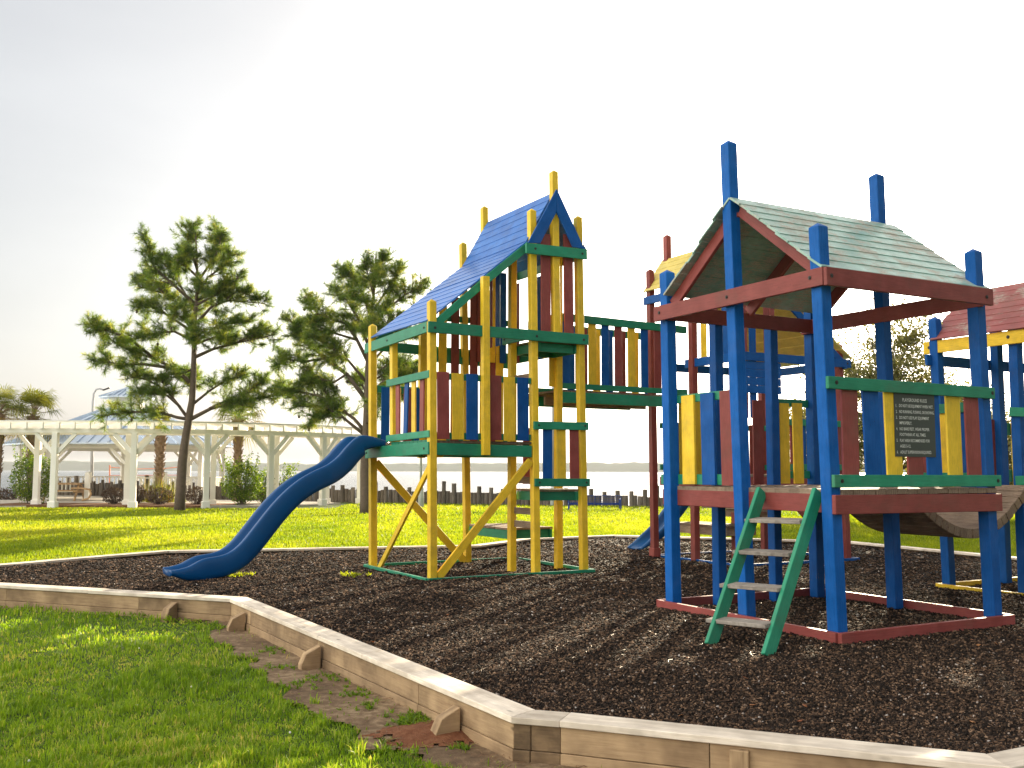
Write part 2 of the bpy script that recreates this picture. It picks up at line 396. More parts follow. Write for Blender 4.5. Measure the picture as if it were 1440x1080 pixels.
for px, c, yt in ((605, 'Y', 448), (623, 'Y', 430), (640.5, 'R', 418), (667, 'R', 380), (681, 'Y', 350), (692, 'R', 335), (703, 'Y', 345)):
    tp = FA.V(px, yt, VA); uu, _, zz = FA.loc(tp)
    lim = 3.62 + max(0, uu) * .62
    zz = min(zz, lim if uu < US else 4.75)
    board(TA, 'picket', c, FA.W(uu, VA, DZ), FA.W(uu, VA, zz), 0.145, 0.022, FA.v)
# right-hand wall of the little tower (blue and yellow boards towards the bridge)
for vv, c in ((1.05, 'Y'), (1.28, 'B'), (2.0, 'R'), (2.2, 'Y')):
    board(TA, 'picket', c, FA.W(UA, vv, 3.3), FA.W(UA, vv, 4.65), 0.145, 0.022, FA.u)
# braces
board(TA, 'brace', 'Y', FA.V(529, 650, VA - .03), FA.V(660, 797, VA - .03), 0.115, 0.04, -FA.v)
board(TA, 'brace', 'Y', FA.U(604, 657, -.0), FA.U(533, 800, -.0), 0.09, 0.04, -FA.u)
board(TA, 'brace', 'Y', FA.V(746, 648, -.02), FA.V(616, 812, -.02), 0.115, 0.04, -FA.v)
# small front guard
b = board(TA, 'rail', 'G', FA.V(750.5, 598.2, -ob), FA.V(827, 599.5, -ob), 0.115, 0.035, -FA.v); bolts(b, [FA.V(757, 598, -ob), FA.V(822, 599, -ob)], .011)
b = board(TA, 'rail', 'G', FA.V(752, 678.5, -ob), FA.V(829, 678.5, -ob), 0.115, 0.035, -FA.v); bolts(b, [FA.V(758, 678.5, -ob), FA.V(824, 678.5, -ob)], .011)
pickets_v(TA, FA, -ob + .03, [(770, 600, 770, 676, 'B'), (789, 600, 789.5, 676, 'Y'), (807, 600, 808, 676, 'R')], 0.158)
board(TA, 'picket', 'R', FA.W(UR - .15, VS, .9 + .4), FA.W(UR - .15, VS, 2.15), 0.14, 0.022, FA.v)
# platforms
def platform(root, fr, ua, ub, va, vb, zt, jm='G', h=.13, n=6, along='u'):
    planks(root, 'platform', 'W', fr, ua, ub, va, vb, zt, .032, n, along)
    for uu in (ua + .03, ub - .03): board(root, 'joist', jm, fr.W(uu, va, zt - .035 - h / 2), fr.W(uu, vb, zt - .035 - h / 2), h, .04, fr.u)
    for vv in (va + .06, vb - .03): board(root, 'joist', jm, fr.W(ua + .055, vv, zt - .035 - h / 2), fr.W(ub - .055, vv, zt - .035 - h / 2), h, .04, fr.v)
z2 = FA.V(790, 688, 0).z
platform(TA, FA, US + .07, UA - .07, .02, VS, z2)
z1 = FA.W(0, 0, 0).z + FA.U(700, 741, US).z
platform(TA, FA, US - .02, UA - .05, VS + .08, VA - .08, max(.5, z1), n=9, along='u')
z3 = FA.U(716, 487, US).z
platform(TA, FA, US + .06, UA - .06, 0.04, VS + .05, z3 + .02)
b = board(TA, 'joist', 'G', FA.W(US - .09, VS + .12, z3 + .09), FA.W(US - .09, .03, z3 + .09), .15, .04, -FA.u); bolts(b, [FA.W(US - .09, VS + .05, z3 + .09)], .012)
for y in (675, 718, 736.5, 532):
    z = FA.U(726, y, US).z
    board(TA, 'tread', 'W', FA.W(US + .03, .04, z), FA.W(US + .03, VS + .02, z), .095, .04, -FA.u)
# roof profile
ue, ze = FA.uz(601, 449, .05); ub_, zb_ = FA.uz(741, 341, .05); ur_, zr_ = FA.uz(778, 272, .05)
ze = ZM + HB / 2 + .012
VF = VA - .05; V0 = .05
def pr(u, z, v): return FA.W(u, v, z)
um, zm_ = FA.uz(686, 385, .05)
slope(TA, 'roof', 'BR', pr(-.09, ze, V0), pr(-.09, ze, VF), pr(um, zm_, V0), pr(um, zm_, VF), 7)
slope(TA, 'roof', 'BR', pr(um, zm_ + .004, V0), pr(um, zm_ + .004, VF), pr(ub_, zb_, V0), pr(ub_, zb_, VF), 5)
slope(TA, 'roof', 'BR', pr(ub_, zb_ + .004, V0), pr(ub_, zb_ + .004, VF), pr(ur_, zr_, V0), pr(ur_, zr_, VF), 6)
slope(TA, 'roof', 'BR', pr(UA + .08, zb_ - .02, VF), pr(UA + .08, zb_ - .02, V0), pr(ur_ + .012, zr_ + .012, VF), pr(ur_ + .012, zr_ + .012, V0), 6)
def off(p, q, d):   # shift a line below a roof line
    t = (q - p).normalized(); nn = t.cross(FA.v); nn = nn if nn.z < 0 else -nn
    return p + nn * d, q + nn * d
for vv in (.02, VA - .03):
    for (pa, pb) in ((pr(-.02, ze, vv), pr(um, zm_, vv)), (pr(um, zm_, vv), pr(ub_ - .01, zb_, vv))):
        p, q = off(pa, pb, .05); board(TA, 'rafter', 'G', p, q, .11, .037, -FA.v)
# gable front
vg = -ob - .042
b = board(TA, 'beam', 'G', FA.V(739.5, 349, vg), FA.V(825, 358, vg), .155, .04, -FA.v); bolts(b, [FA.V(752, 350, vg), FA.V(818, 357, vg)])
b = board(TA, 'beam', 'G', FA.W(UA + .075, VA, zb_ - .06), FA.W(UA + .075, 0, zb_ - .06), .13, .035, FA.u)
bm = bmesh.new()
def tri_board(bm, pts, vc, t):
    f = [bm.verts.new(FA.V(x, y, vc)) for x, y in pts]; bk = [bm.verts.new(v.co + FA.v * t) for v in f]
    bm.faces.new(f); bm.faces.new(bk[::-1]); n = len(f)
    for i in range(n): bm.faces.new((f[i], bk[i], bk[(i + 1) % n], f[(i + 1) % n]))
for pts in ([(783, 266), (743, 341), (760, 342), (782.7, 298)], [(783.3, 266), (783.3, 298), (806, 347), (822, 350)]):
    bm = bmesh.new(); tri_board(bm, pts, vg - .012, .03); bmesh.ops.recalc_face_normals(bm, faces=bm.faces[:])
    bmobj('gable_trim', bm, 'B', TA)
pickets_v(TA, FA, -.02, [(767, 329, 767.5, 470, 'R')], .16, .03)
pickets_v(TA, FA, -.02, [(798.5, 330, 800, 472, 'R')], .16, .03)
for px, c in ((759, 'Y'), (775, 'R'), (786, 'Y'),):
    p = FA.V(px, 400, VA)
u_b = lambda px: FA.loc(FA.V(px, 400, VA))[0]
for uu, c in ((US + .2, 'R'), (US + .42, 'Y'), (US + .63, 'B')):
    board(TA, 'picket', c, FA.W(uu, VA - .03, 3.3), FA.W(uu, VA - .03, zb_ - .02), .12, .022, FA.v)
for vv, c in ((1.7, 'Y'), (1.45, 'R'), (1.2, 'B')):
    board(TA, 'picket', c, FA.W(US + .02, vv, 3.45), FA.W(US + .02, vv, zb_ - .1), .12, .022, FA.u)
# base frame on the ground
def baseframe(root, fr, mat, ua, ub, va, vb, h=.05, w=.05, z=.03):
    board(root, 'base_frame', mat, fr.W(ua, va, z), fr.W(ub, va, z), h, w, -fr.v)
    board(root, 'base_frame', mat, fr.W(ua, vb, z), fr.W(ub, vb, z), h, w, -fr.v)
    board(root, 'base_frame', mat, fr.W(ua, va + w / 2, z), fr.W(ua, vb - w / 2, z), h, w, -fr.u)
    board(root, 'base_frame', mat, fr.W(ub, va + w / 2, z), fr.W(ub, vb - w / 2, z), h, w, -fr.u)
baseframe(TA, FA, 'G', -.11, UA + .13, -.09, VA + .09, .045, .045, .035)

# =================================================================== BLUE TOWER (B)
b0 = G(1178.5, 903); b1 = G(1397, 878); FB = Frame(b0, b1 - b0)
UB = (b1 - b0).length; WB = 0.125
VB = FB.vz(947.5, 856, 0)[0]
TB = thing('play_tower', FB.W(UB / 2, VB / 2), 'large blue-posted play tower with worn pale green plank roof, nearest the camera', 'play tower', 'wooden play towers', FB.rz)
vM = FB.vz(1051, 869, 0)[0]
post(TB, FB, 0, 0, WB, 'BW', (1150, 313)); post(TB, FB, 0, VB, WB, 'BW', (938, 379)); post(TB, FB, UB, 0, WB, 'B', (1368, 349))
vM = VB * .53
vM = FB.vz(1051, 875, .02)[0]
post(TB, FB, 0.02, vM, WB, 'BW', (1024, 197), name='ridge_post')
vR = FB.vz(1259, 861, UB)[0]
post(TB, FB, UB, vR, WB, 'B', (1232, 243), name='ridge_post')
oB = WB / 2 + .022
zt0 = FB.U(1157, 388, -oB).z
post(TB, FB, UB, VB, WB, 'B', ztop=zt0 + .25)
uk1 = FB.loc(G(1012.5, 849))[0]; uk2 = FB.loc(G(1091.5, 846))[0]
uk1 = FB.uz(1012.5, 850, VB)[0]; uk2 = FB.uz(1091.5, 845, VB)[0]
post(TB, FB, uk1, VB, .115, 'B', ztop=zt0 + .05, tip=0); post(TB, FB, uk2, VB, .115, 'B', ztop=zt0 + .05, tip=0)
oT = oB + .065
b = board(TB, 'beam', 'R', FB.U(921, 442.5, -oT), FB.U(1158.8, 388, -oT), .165, .042, -FB.u); bolts(b, [FB.U(929, 440, -oT), FB.U(1024, 418, -oT), FB.U(1141, 391, -oT)])
b = board(TB, 'beam', 'R', FB.V(1160.2, 388, -oT), FB.V(1394.5, 418.5, -oT), .165, .042, -FB.v); bolts(b, [FB.V(1167, 388, -oT), FB.V(1385, 418, -oT)])
zRb = FB.V(1394, 418.5, -oT).z; zLb = FB.U(921, 442.5, -oT).z
board(TB, 'beam', 'R', FB.W(UB - .09, -.08, zRb), FB.W(UB - .09, VB + .06, zRb), .165, .042, -FB.u)
board(TB, 'beam', 'R', FB.W(-.1, VB - .09, zLb), FB.W(UB + .1, VB - .09, zRb), .165, .042, -FB.v)
# floor
b = board(TB, 'beam', 'R', FB.U(934, 698.5, .045), FB.U(1158, 707.5, .045), .17, .045, -FB.u)
board(TB, 'beam', 'R', FB.V(1172.5, 709.8, -oB), FB.V(1407, 706.5, -oB), .17, .045, -FB.v)
zfb = FB.V(1290, 708, -oB).z
board(TB, 'beam', 'R', FB.W(UB, .08, zfb), FB.W(UB, VB, zfb), .17, .045, FB.u)
board(TB, 'beam', 'R', FB.W(.08, VB, zfb), FB.W(UB - .03, VB, zfb), .17, .045, FB.v)
board(TB, 'joist', 'W', FB.W(UB * .5, .08, zfb), FB.W(UB * .5, VB - .05, zfb), .13, .045, FB.u)
DB = zfb + .085 + .052
planks(TB, 'deck', 'W', FB, .02, UB + .03, -.07, VB + .02, DB, .05, 15, 'v')
# left gable side railing
ri = .055
board(TB, 'rail', 'G', FB.U(952, 562, ri), FB.U(1030, 554, ri), .09, .035, -FB.u)
board(TB, 'rail', 'G', FB.U(931, 674, ri), FB.U(1033, 674.5, ri), .11, .035, -FB.u)
pickets_u(TB, FB, ri - .033, [(967.5, 556, 970, 681, 'Y'), (994.5, 553, 998, 682, 'B'), (1022, 549, 1026, 683, 'R')], .205, .03)
# rear railing
zrt = FB.V(1100, 566, VB).z; zrl = DB + .12
board(TB, 'rail', 'G', FB.W(.06, VB + .03, zrt), FB.W(uk1, VB + .03, zrt), .09, .035, FB.v)
board(TB, 'rail', 'G', FB.W(uk2, VB + .03, zrt), FB.W(UB, VB + .03, zrt), .09, .035, FB.v)
board(TB, 'rail', 'G', FB.W(.06, VB + .03, zrl), FB.W(uk1, VB + .03, zrl), .09, .035, FB.v)
board(TB, 'rail', 'G', FB.W(uk2, VB + .03, zrl), FB.W(UB, VB + .03, zrl), .09, .035, FB.v)
pickets_v(TB, FB, VB, [(962, 556, 964, 680, 'Y'), (983, 556, 985, 680, 'Y'), (1001, 556, 1003, 680, 'B'), (1036, 562, 1038, 681, 'Y'), (1065, 563, 1067, 681, 'R'), (1102, 567, 1104, 680, 'Y'), (1120.5, 567, 1123.5, 680, 'Y')], .155)
# right side railing
b = board(TB, 'rail', 'G', FB.V(1163, 537.6, -oB), FB.V(1397, 553.2, -oB), .112, .04, -FB.v); bolts(b, [FB.V(1174, 538, -oB), FB.V(1393, 553, -oB)])
b = board(TB, 'rail', 'G', FB.V(1171.5, 676.5, -oB), FB.V(1406, 676, -oB), .112, .04, -FB.v); bolts(b, [FB.V(1182, 676.5, -oB), FB.V(1401, 676, -oB)])
pv = -oB + .034
pickets_v(TB, FB, pv, [(1193, 532, 1197, 680, 'R'), (1222, 534, 1229, 680, 'B'), (1252, 537, 1259, 680, 'Y'), (1281, 540, 1288, 680, 'R'), (1308, 541, 1315, 680, 'B'), (1338, 543, 1344, 680, 'Y'), (1364, 545, 1371, 680, 'R')], .205)
# right rear guard by the hanging bridge
zr_top = DB + .82
for vv0, vv1 in ((.1, .95),):
    board(TB, 'rail', 'G', FB.W(UB + .02, vv0, zr_top), FB.W(UB + .02, vv1, zr_top), .1, .035, FB.u)
    board(TB, 'rail', 'G', FB.W(UB + .02, vv0, DB + .1), FB.W(UB + .02, vv1, DB + .1), .1, .035, FB.u)
    for k, c in enumerate('BYR'):
        v_ = vv0 + .15 + k * .27
        board(TB, 'picket', c, FB.W(UB + .05, v_, DB), FB.W(UB + .05, v_, zr_top + .03), .18, .022, FB.u)
# roof: ridge runs along u above the ridge posts
vr_, zr_ = FB.vz(1032, 281, -.09)
vE, zE = FB.vz(1157, 375, -.11)
vL_, zL_ = FB.vz(940, 417, -.09)
_, zR2 = FB.uz(1374, 404, vE)
rB = .12
print('B roof', vr_, zr_, vE, zE, vL_, zL_, zR2, 'vM', vM, VB, UB)
zE -= .02; zR2 -= .02
slope(TB, 'roof', 'GR', FB.W(-rB, vE, zE), FB.W(UB + rB * .6, vE, zR2), FB.W(-rB, vr_, zr_), FB.W(UB + rB * .6, vr_, zr_ - (zE - zR2)), 9, .022, ragged=.02)
slope(TB, 'roof', 'GR', FB.W(UB + rB * .6, vL_, zL_ - .02), FB.W(-rB, vL_, zL_), FB.W(UB + rB * .6, vr_ + .015, zr_ + .01), FB.W(-rB, vr_ + .015, zr_ + .01), 9, .022, ragged=.02)
for uu in (-.02, UB * .5, UB + .0):
    for (ve, z_e) in ((vE, zE), (vL_, zL_)):
        pa = FB.W(uu, ve, z_e - .085); pb = FB.W(uu, vr_ + (.03 if ve > vr_ else -.03), zr_ - .1)
        board(TB, 'rafter', 'R', pa, pb, .13, .045, -FB.u)
baseframe(TB, FB, 'R', -.12, UB + .12, -.13, VB + .13, .12, .05, .045)
# ladder on the gable side
LD = thing('ladder', FB.W(-.5, .8), 'short green ladder with four weathered grey rungs leaning on the blue tower', 'ladder')
tL, tR = FB.U(1071, 690, -.0), FB.U(1150, 691, -.0)
fL, fR = G(1000, 905), G(1080, 920)
dL = (fL - tL).normalized(); ax = (tR - tL).normalized()
for nm, t_, f_ in (('side_rail', tL, fL), ('side_rail', tR, fR)):
    board(LD, nm, 'G', t_ + Vector((0, 0, 0)), f_ + dL * .03, .12, .045, ax)
lad = (fL - tL); nl = lad.cross(ax).normalized()
for (xa, ya, xb, yb) in ((1056, 731, 1131, 733), (1039, 775, 1115, 779), (1021, 822, 1100, 828), (1002, 871, 1083, 879)):
    P = tL - (FB.u * .09)
    k = ((ya + yb) / 2 - 690) / (912 - 690)
    a_ = PLN(xa, ya, tL, nl); b_ = PLN(xb, yb, tL, nl)
    a_ = a_ - ax * .02; b_ = b_ + ax * .01
    sh = -FB.u * .0
    board(LD, 'rung', 'WG', a_ + sh, b_ + sh, .135, .035, Vector((0, 0, 1)) - FB.u * .12)
# rules board
SG = thing('rules_sign', FB.V(1286, 600, -oB), 'dark rules notice board with white lettering on the blue tower railing', 'sign')
vs = -oB + .034 - .011 - .006
tl, tr, br, bl = (FB.V(1256.4, 548, vs), FB.V(1313, 552, vs), FB.V(1316.5, 644, vs), FB.V(1259, 641.5, vs))
M['sign'] = plain('sign_panel', (0.035, 0.042, 0.036), 0.45, 0, 0.12, 8)
M['letter'] = plain('sign_lettering', (0.62, 0.62, 0.58), 0.6, 0, 0.1, 20)
ul, zl = FB.loc(bl)[0], bl.z; ur, zt_ = FB.loc(tr)[0], tl.z
uL = (FB.loc(tl)[0] + FB.loc(bl)[0]) / 2; uRr = (FB.loc(tr)[0] + FB.loc(br)[0]) / 2
sw = uRr - uL; sh_ = tl.z - bl.z
lean = (FB.loc(bl)[0] - FB.loc(tl)[0]) / sh_
upv = (FB.W(FB.loc(tl)[0], vs, tl.z) - FB.W(FB.loc(bl)[0], vs, bl.z)).normalized()
cS = (tl + tr + br + bl) / 4
bdS = board(SG, 'panel', 'sign', cS - upv * sh_ / 2, cS + upv * sh_ / 2, sw, .005, -FB.v, .0008)
mS = Matrix.Identity(4); xS = FB.u; zS = -FB.v
mS = basis(FB.u, -FB.v, FB.W(uL, vs - .0035, 0)); mS[2][3] = 0
ys_ = [.144, .235, .325, .415, .495, .585, .67, .76, .845, .935]
tx_ = [('PLAYGROUND RULES', 0), ('DO NOT USE EQUIPMENT WHEN WET.', 1), ('NO RUNNING, PUSHING, OR SHOVING.', 2), ('DO NOT USE PLAY EQUIPMENT', 3), ('IMPROPERLY.', 0), ('NO BARE FEET, WEAR PROPER', 4), ('FOOTWEAR AT ALL TIMES.', 0), ('PLAY AREA RECOMMENDED FOR', 5), ('AGES 5-12.', 0), ('ADULT SUPERVISION REQUIRED.', 6)]
lines = []
for (t_, n_), y_ in zip(tx_, ys_):
    lines.append((t_, .5 if y_ < .2 else .115, y_, .052 if y_ < .2 else .046))
    if n_: lines.append(('%d.' % n_, .035, y_, .046))
for txt, fx, fy, hh in lines:
    vv_, ff_ = [], []
    cu_ = bpy.data.curves.new('t', 'FONT'); cu_.body = txt; cu_.size = 1.0; cu_.offset = 0.012
    cu_.align_x = 'CENTER' if fx == .5 else 'LEFT'; cu_.resolution_u = 2
    to = bpy.data.objects.new('t', cu_); COL.objects.link(to); bpy.context.view_layer.update()
    me = bpy.data.meshes.new_from_object(to.evaluated_get(bpy.context.evaluated_depsgraph_get()))
    xs = [v.co.x for v in me.vertices]; wd = max(xs) - min(xs)
    full = {30: .84, 32: .86, 25: .73, 24: .7, 22: .64, 27: .77, 11: .3, 10: .26, 16: .6, 2: .03}.get(len(txt), len(txt) * .028)
    sx = full * sw / wd; sy = hh * sh_ / .72
    x0 = uL + sw * fx
    if fx != .5: x0 -= min(xs) * sx
    o_ = len(vv_)
    for v in me.vertices:
        zz = v.co.y * sy + (tl.z - fy * sh_ - hh * sh_ / 2)
        ll = (tl.z + bl.z) / 2
        vv_.append(FB.W(x0 + v.co.x * sx + lean * (ll - zz), vs - .0045, zz))
    for p in me.polygons: ff_.append([o_ + k for k in p.vertices])
    bpy.data.objects.remove(to); bpy.data.meshes.remove(me); bpy.data.curves.remove(cu_)
    me = bpy.data.meshes.new('lettering'); me.from_pydata([tuple(v) for v in vv_], [], ff_); link('lettering', me, M['letter'], SG)

# =================================================================== RED TOWER (C), behind
cNR = G(1191, 789); FC = Frame(cNR, b1 - b0)
UC = 2.35; oC = cNR - FC.u * UC; FC = Frame(oC, b1 - b0)
qv = FC.loc(G(921, 785)); VC = 2.05; WC = .11
print('C', FC.loc(G(921, 785)), FC.loc(G(978, 791)), proj(FC.W(0, 0)), proj(FC.W(0, VC)))
TC = thing('play_tower', FC.W(UC / 2, VC / 2), 'red-posted wooden play tower with yellow plank roof and blue beams, behind the blue tower', 'play tower', 'wooden play towers', FC.rz)
zb4 = FC.U(914, 424, 0).z
VC = qv[1]
post(TC, FC, qv[0], VC, WC, 'R', (914, 378)); post(TC, FC, 0, 0, WC, 'R', ztop=zb4 + .4); post(TC, FC, UC, 0, WC, 'R', (1178, 482))
post(TC, FC, UC, VC, WC, 'R', ztop=3.7); lm = FC.loc(G(978, 791)); post(TC, FC, lm[0], lm[1], WC, 'R', ztop=4.3, tip=0)
post(TC, FC, .72, 0, WC, 'R', ztop=zb4, tip=0); post(TC, FC, .72, VC, WC, 'R', ztop=4.2, tip=0); post(TC, FC, .78, VC * .5, WC, 'R', ztop=zb4 - .1, tip=0)
# boot of the left post
board(TC, 'post_boot', 'R', FC.W(qv[0], VC, -.05), FC.W(qv[0], VC, .18), .15, .15, -FC.v, .01)
q = FC.V(938, 333, VC + .0); uP = FC.loc(q)[0]
board(TC, 'ridge_post', 'R', FC.W(uP, VC, 3.0), q, WC, WC, -FC.v, .005, 0, .045)
print('C ridge u', uP, 'zb4', zb4)
zrC = FC.V(937, 366, VC + .05).z
zE3 = FC.V(1191, 511.5, -.08).z
board(TC, 'beam', 'B', FC.U(906, 424, qv[0] - .08), FC.W(qv[0] - .08, -.1, FC.U(906, 424, qv[0] - .08).z), .14, .04, -FC.u)
zc5 = FC.U(964, 512, -.08).z
vc5 = FC.vz(964, 512, -.08)[0]
board(TC, 'beam', 'B', FC.W(-.08, vc5, zc5), FC.W(-.08, -.08, zc5), .14, .04, -FC.u)
b = board(TC, 'beam', 'B', FC.W(-.1, -.08, zE3), FC.W(UC + .12, -.08, zE3), .14, .04, -FC.v); bolts(b, [FC.W(UC + .03, -.08, zE3)])
board(TC, 'beam', 'B', FC.W(UC, -.1, zE3 - .02), FC.W(UC, VC + .1, zE3 - .02), .14, .04, -FC.u)
board(TC, 'beam', 'B', FC.W(-.1, VC, zE3), FC.W(UC + .12, VC, zE3), .14, .04, -FC.v)
bm = bmesh.new()
for i in range(4):
    mt = basis(FC.u, -FC.v, FC.W(.42, -.062, zE3 - .138 - i * .128)); addbox(bm, mt, .9, .124, .022)
bmobj('siding', bm, 'B', TC)
# roof
eL = zb4 + .1
slope(TC, 'roof', 'YR', FC.W(qv[0] - .1, -.1, eL), FC.W(qv[0] - .1, VC + .1, eL), FC.W(uP, -.1, zrC), FC.W(uP, VC + .1, zrC), 6)
eR = zE3 + .08
slope(TC, 'roof', 'YR', FC.W(UC + .1, VC + .1, eR), FC.W(UC + .1, -.1, eR), FC.W(.8, VC + .1, zb4 + .05), FC.W(.8, -.1, zb4 + .05), 9)
slope(TC, 'roof', 'YR', FC.W(.8, VC + .1, zb4 + .055), FC.W(.8, -.1, zb4 + .055), FC.W(uP + .012, VC + .1, zrC + .01), FC.W(uP + .012, -.1, zrC + .01), 5)
for vv in (-.04, VC + .04):
    board(TC, 'rafter', 'B', FC.W(UC, vv, eR - .09), FC.W(.8, vv, zb4 - .05), .12, .04, FC.v)
# deck, rails and pickets
DC = 1.45
planks(TC, 'deck', 'W', FC, 0.02, UC, 0, VC, DC, .04, 14, 'u')
for (p, q) in ((FC.W(.05, -.05, DC - .12), FC.W(UC - .05, -.05, DC - .12)), (FC.W(.05, VC, DC - .12), FC.W(UC - .05, VC, DC - .12))): board(TC, 'beam', 'R', p, q, .15, .04, -FC.v)
for uu in (-.05, UC): board(TC, 'beam', 'R', FC.W(uu, .05, DC - .12), FC.W(uu, VC, DC - .12), .15, .04, -FC.u)
zrr = DC + .85
for z in (zrr, DC + .12):
    board(TC, 'rail', 'G', FC.W(.8, -.07, z), FC.W(UC + .05, -.07, z), .1, .035, -FC.v)
    board(TC, 'rail', 'G', FC.W(UC, .0, z), FC.W(UC, VC, z), .1, .035, FC.u)
    board(TC, 'rail', 'G', FC.W(.0, VC + .07, z), FC.W(UC, VC + .07, z), .1, .035, FC.v)
for i, c in enumerate('YRBYRBR'): board(TC, 'picket', c, FC.W(.93 + i * .21, -.04, DC), FC.W(.93 + i * .21, -.04, zrr + .06), .14, .022, FC.v)
for i, c in enumerate('RBYRBYRBYR'): board(TC, 'picket', c, FC.W(.15 + i * .22, VC + .04, DC), FC.W(.15 + i * .22, VC + .04, zrr + .06), .14, .022, FC.v)
for i, c in enumerate('BRYBR'): board(TC, 'picket', c, FC.W(UC + .03, .25 + i * .38, DC), FC.W(UC + .03, .25 + i * .38, zrr + .06), .14, .022, FC.u)
# tall boards of the stair shaft
for i, (uu, c) in enumerate(((.12, 'R'), (.3, 'B'), (.62, 'R'))): board(TC, 'picket', c, FC.W(uu, -.03, DC + .9), FC.W(uu, -.03, zb4), .14, .022, FC.v)
for i, (vv, c) in enumerate(((.25, 'B'), (.5, 'R'), (.78, 'Y'), (1.75, 'R'))): board(TC, 'picket', c, FC.W(-.02, vv, zc5), FC.W(-.02, vv, zb4), .14, .022, FC.u)
platform(TC, FC, .05, .72, .4, VC - .1, .62, 'W', .13, 9)
platform(TC, FC, .05, .72, .05, .4, 1.0, 'W', .12, 3)
board(TC, 'tread', 'W', FC.W(.0, .1, .95), FC.W(.0, .9, .95), .1, .035, -FC.u); board(TC, 'tread', 'W', FC.W(.75, .1, .78), FC.W(.75, 1.4, .78), .1, .035, -FC.u)
board(TC, 'tread', 'W', FC.W(.75, .1, 1.15), FC.W(.75, 1.4, 1.15), .1, .035, -FC.u)
board(TC, 'brace', 'R', FC.W(.85, -.0, 1.25), FC.W(2.2, -.0, .1), .1, .035, -FC.v); board(TC, 'brace', 'R', FC.W(UC - .08, .05, .15), FC.W(1.0, .05, 1.25), .1, .035, -FC.v)
baseframe(TC, FC, 'B', -.1, UC + .18, -.1, VC + .1, .045, .045, .035)

# =================================================================== TOWER D, right edge
d0 = G(1335, 828); FD_ = Frame(d0, b1 - b0)       # d0 = far-left corner
VD = 2.35; UD = 2.3
FD = Frame(d0 - FD_.v * VD, b1 - b0)
TD = thing('play_tower', FD.W(UD / 2, VD / 2), 'blue-posted play tower with red plank roof and yellow beams at the right edge', 'play tower', 'wooden play towers', FD.rz)
post(TD, FD, 0, VD, .12, 'B', (1314, 445)); post(TD, FD, 0, VD - 1.05, .12, 'B', ztop=3.25, tip=0); post(TD, FD, 0, 0, .12, 'B', ztop=3.5)
for u_, v_ in ((UD, 0), (UD, VD), (UD * .5, VD)): post(TD, FD, u_, v_, .12, 'B', ztop=3.5)
od = .085
zd = FD.U(1300, 490, -od).z
b = board(TD, 'beam', 'Y', FD.U(1299.5, 490, -od), FD.W(-od, -.12, FD.U(1440, 472, -od).z), .165, .04, -FD.u); bolts(b, [FD.U(1308, 489, -od), FD.U(1419, 474, -od)], .015)
board(TD, 'beam', 'Y', FD.W(UD + od, -.12, zd), FD.W(UD + od, VD + .12, zd), .165, .04, FD.u)
board(TD, 'beam', 'B', FD.W(-.2, VD + .08, zd - .17), FD.W(UD + .1, VD + .08, zd - .17), .14, .04, FD.v)
board(TD, 'beam', 'B', FD.W(-.06, -.08, zd - .17), FD.W(UD + .1, -.08, zd - .17), .14, .04, FD.v)
vr, zr = FD.vz(1318, 475, -.1); 
pT = FD.V(1395, 410, VD + .1); uT = min(FD.loc(pT)[0], UD * .6)
uRd, zRd = FD.uz(1357, 414, VD); sl = (zRd - zd - .08) / uRd
slope(TD, 'roof', 'RR', FD.W(-.12, -.1, zd + .08), FD.W(-.12, VD + .02, zd + .08), FD.W(uRd, -.1, zd + .08 + sl * uRd), FD.W(uRd, VD + .02, zd + .08 + sl * uRd), 8, ragged=.02)
slope(TD, 'roof', 'RR', FD.W(UD + .12, VD + .02, zd + .08), FD.W(UD + .12, -.1, zd + .08), FD.W(uRd + .01, VD + .02, zd + .09 + sl * uRd), FD.W(uRd + .01, -.1, zd + .09 + sl * uRd), 8, ragged=.02)
DD = FD.U(1430, 686, 0).z
planks(TD, 'deck', 'W', FD, 0.0, UD, -.05, VD + .05, DD, .04, 15, 'v')
board(TD, 'beam', 'Y', FD.W(-.05, .0, DD - .1), FD.W(-.05, VD, DD - .1), .12, .04, -FD.u); board(TD, 'beam', 'Y', FD.W(.1, VD, DD - .1), FD.W(UD, VD, DD - .1), .12, .04, -FD.v)
z1_ = DD + .78
for z in (z1_, DD + .14):
    b = board(TD, 'rail', 'G', FD.U(1420, 579, -.08) if z == z1_ else FD.U(1429, 676, -.08), FD.W(-.08, -.1, z + .03), .11, .035, -FD.u)
    board(TD, 'rail', 'G', FD.W(.06, VD + .07, z), FD.W(UD, VD + .07, z), .17, .035, FD.v)
for i, c in enumerate('RBYRBYRB'): board(TD, 'picket', c, FD.W(.24 + i * .26, VD + .04, DD), FD.W(.24 + i * .26, VD + .04, z1_ + .12), .16, .022, FD.v)
for i, c in enumerate('BRYBR'): board(TD, 'picket', c, FD.W(-.05, .1 + i * .22, DD), FD.W(-.05, .1 + i * .22, z1_), .14, .022, FD.u)
pz = FD.U(1404, 781, 0.0)
platform(TD, FD, .12, 1.2, .35, 1.45, .5, 'Y', .14, 8)
baseframe(TD, FD, 'Y', -.1, UD + .1, -.1, VD + .1, .06, .06, .035)

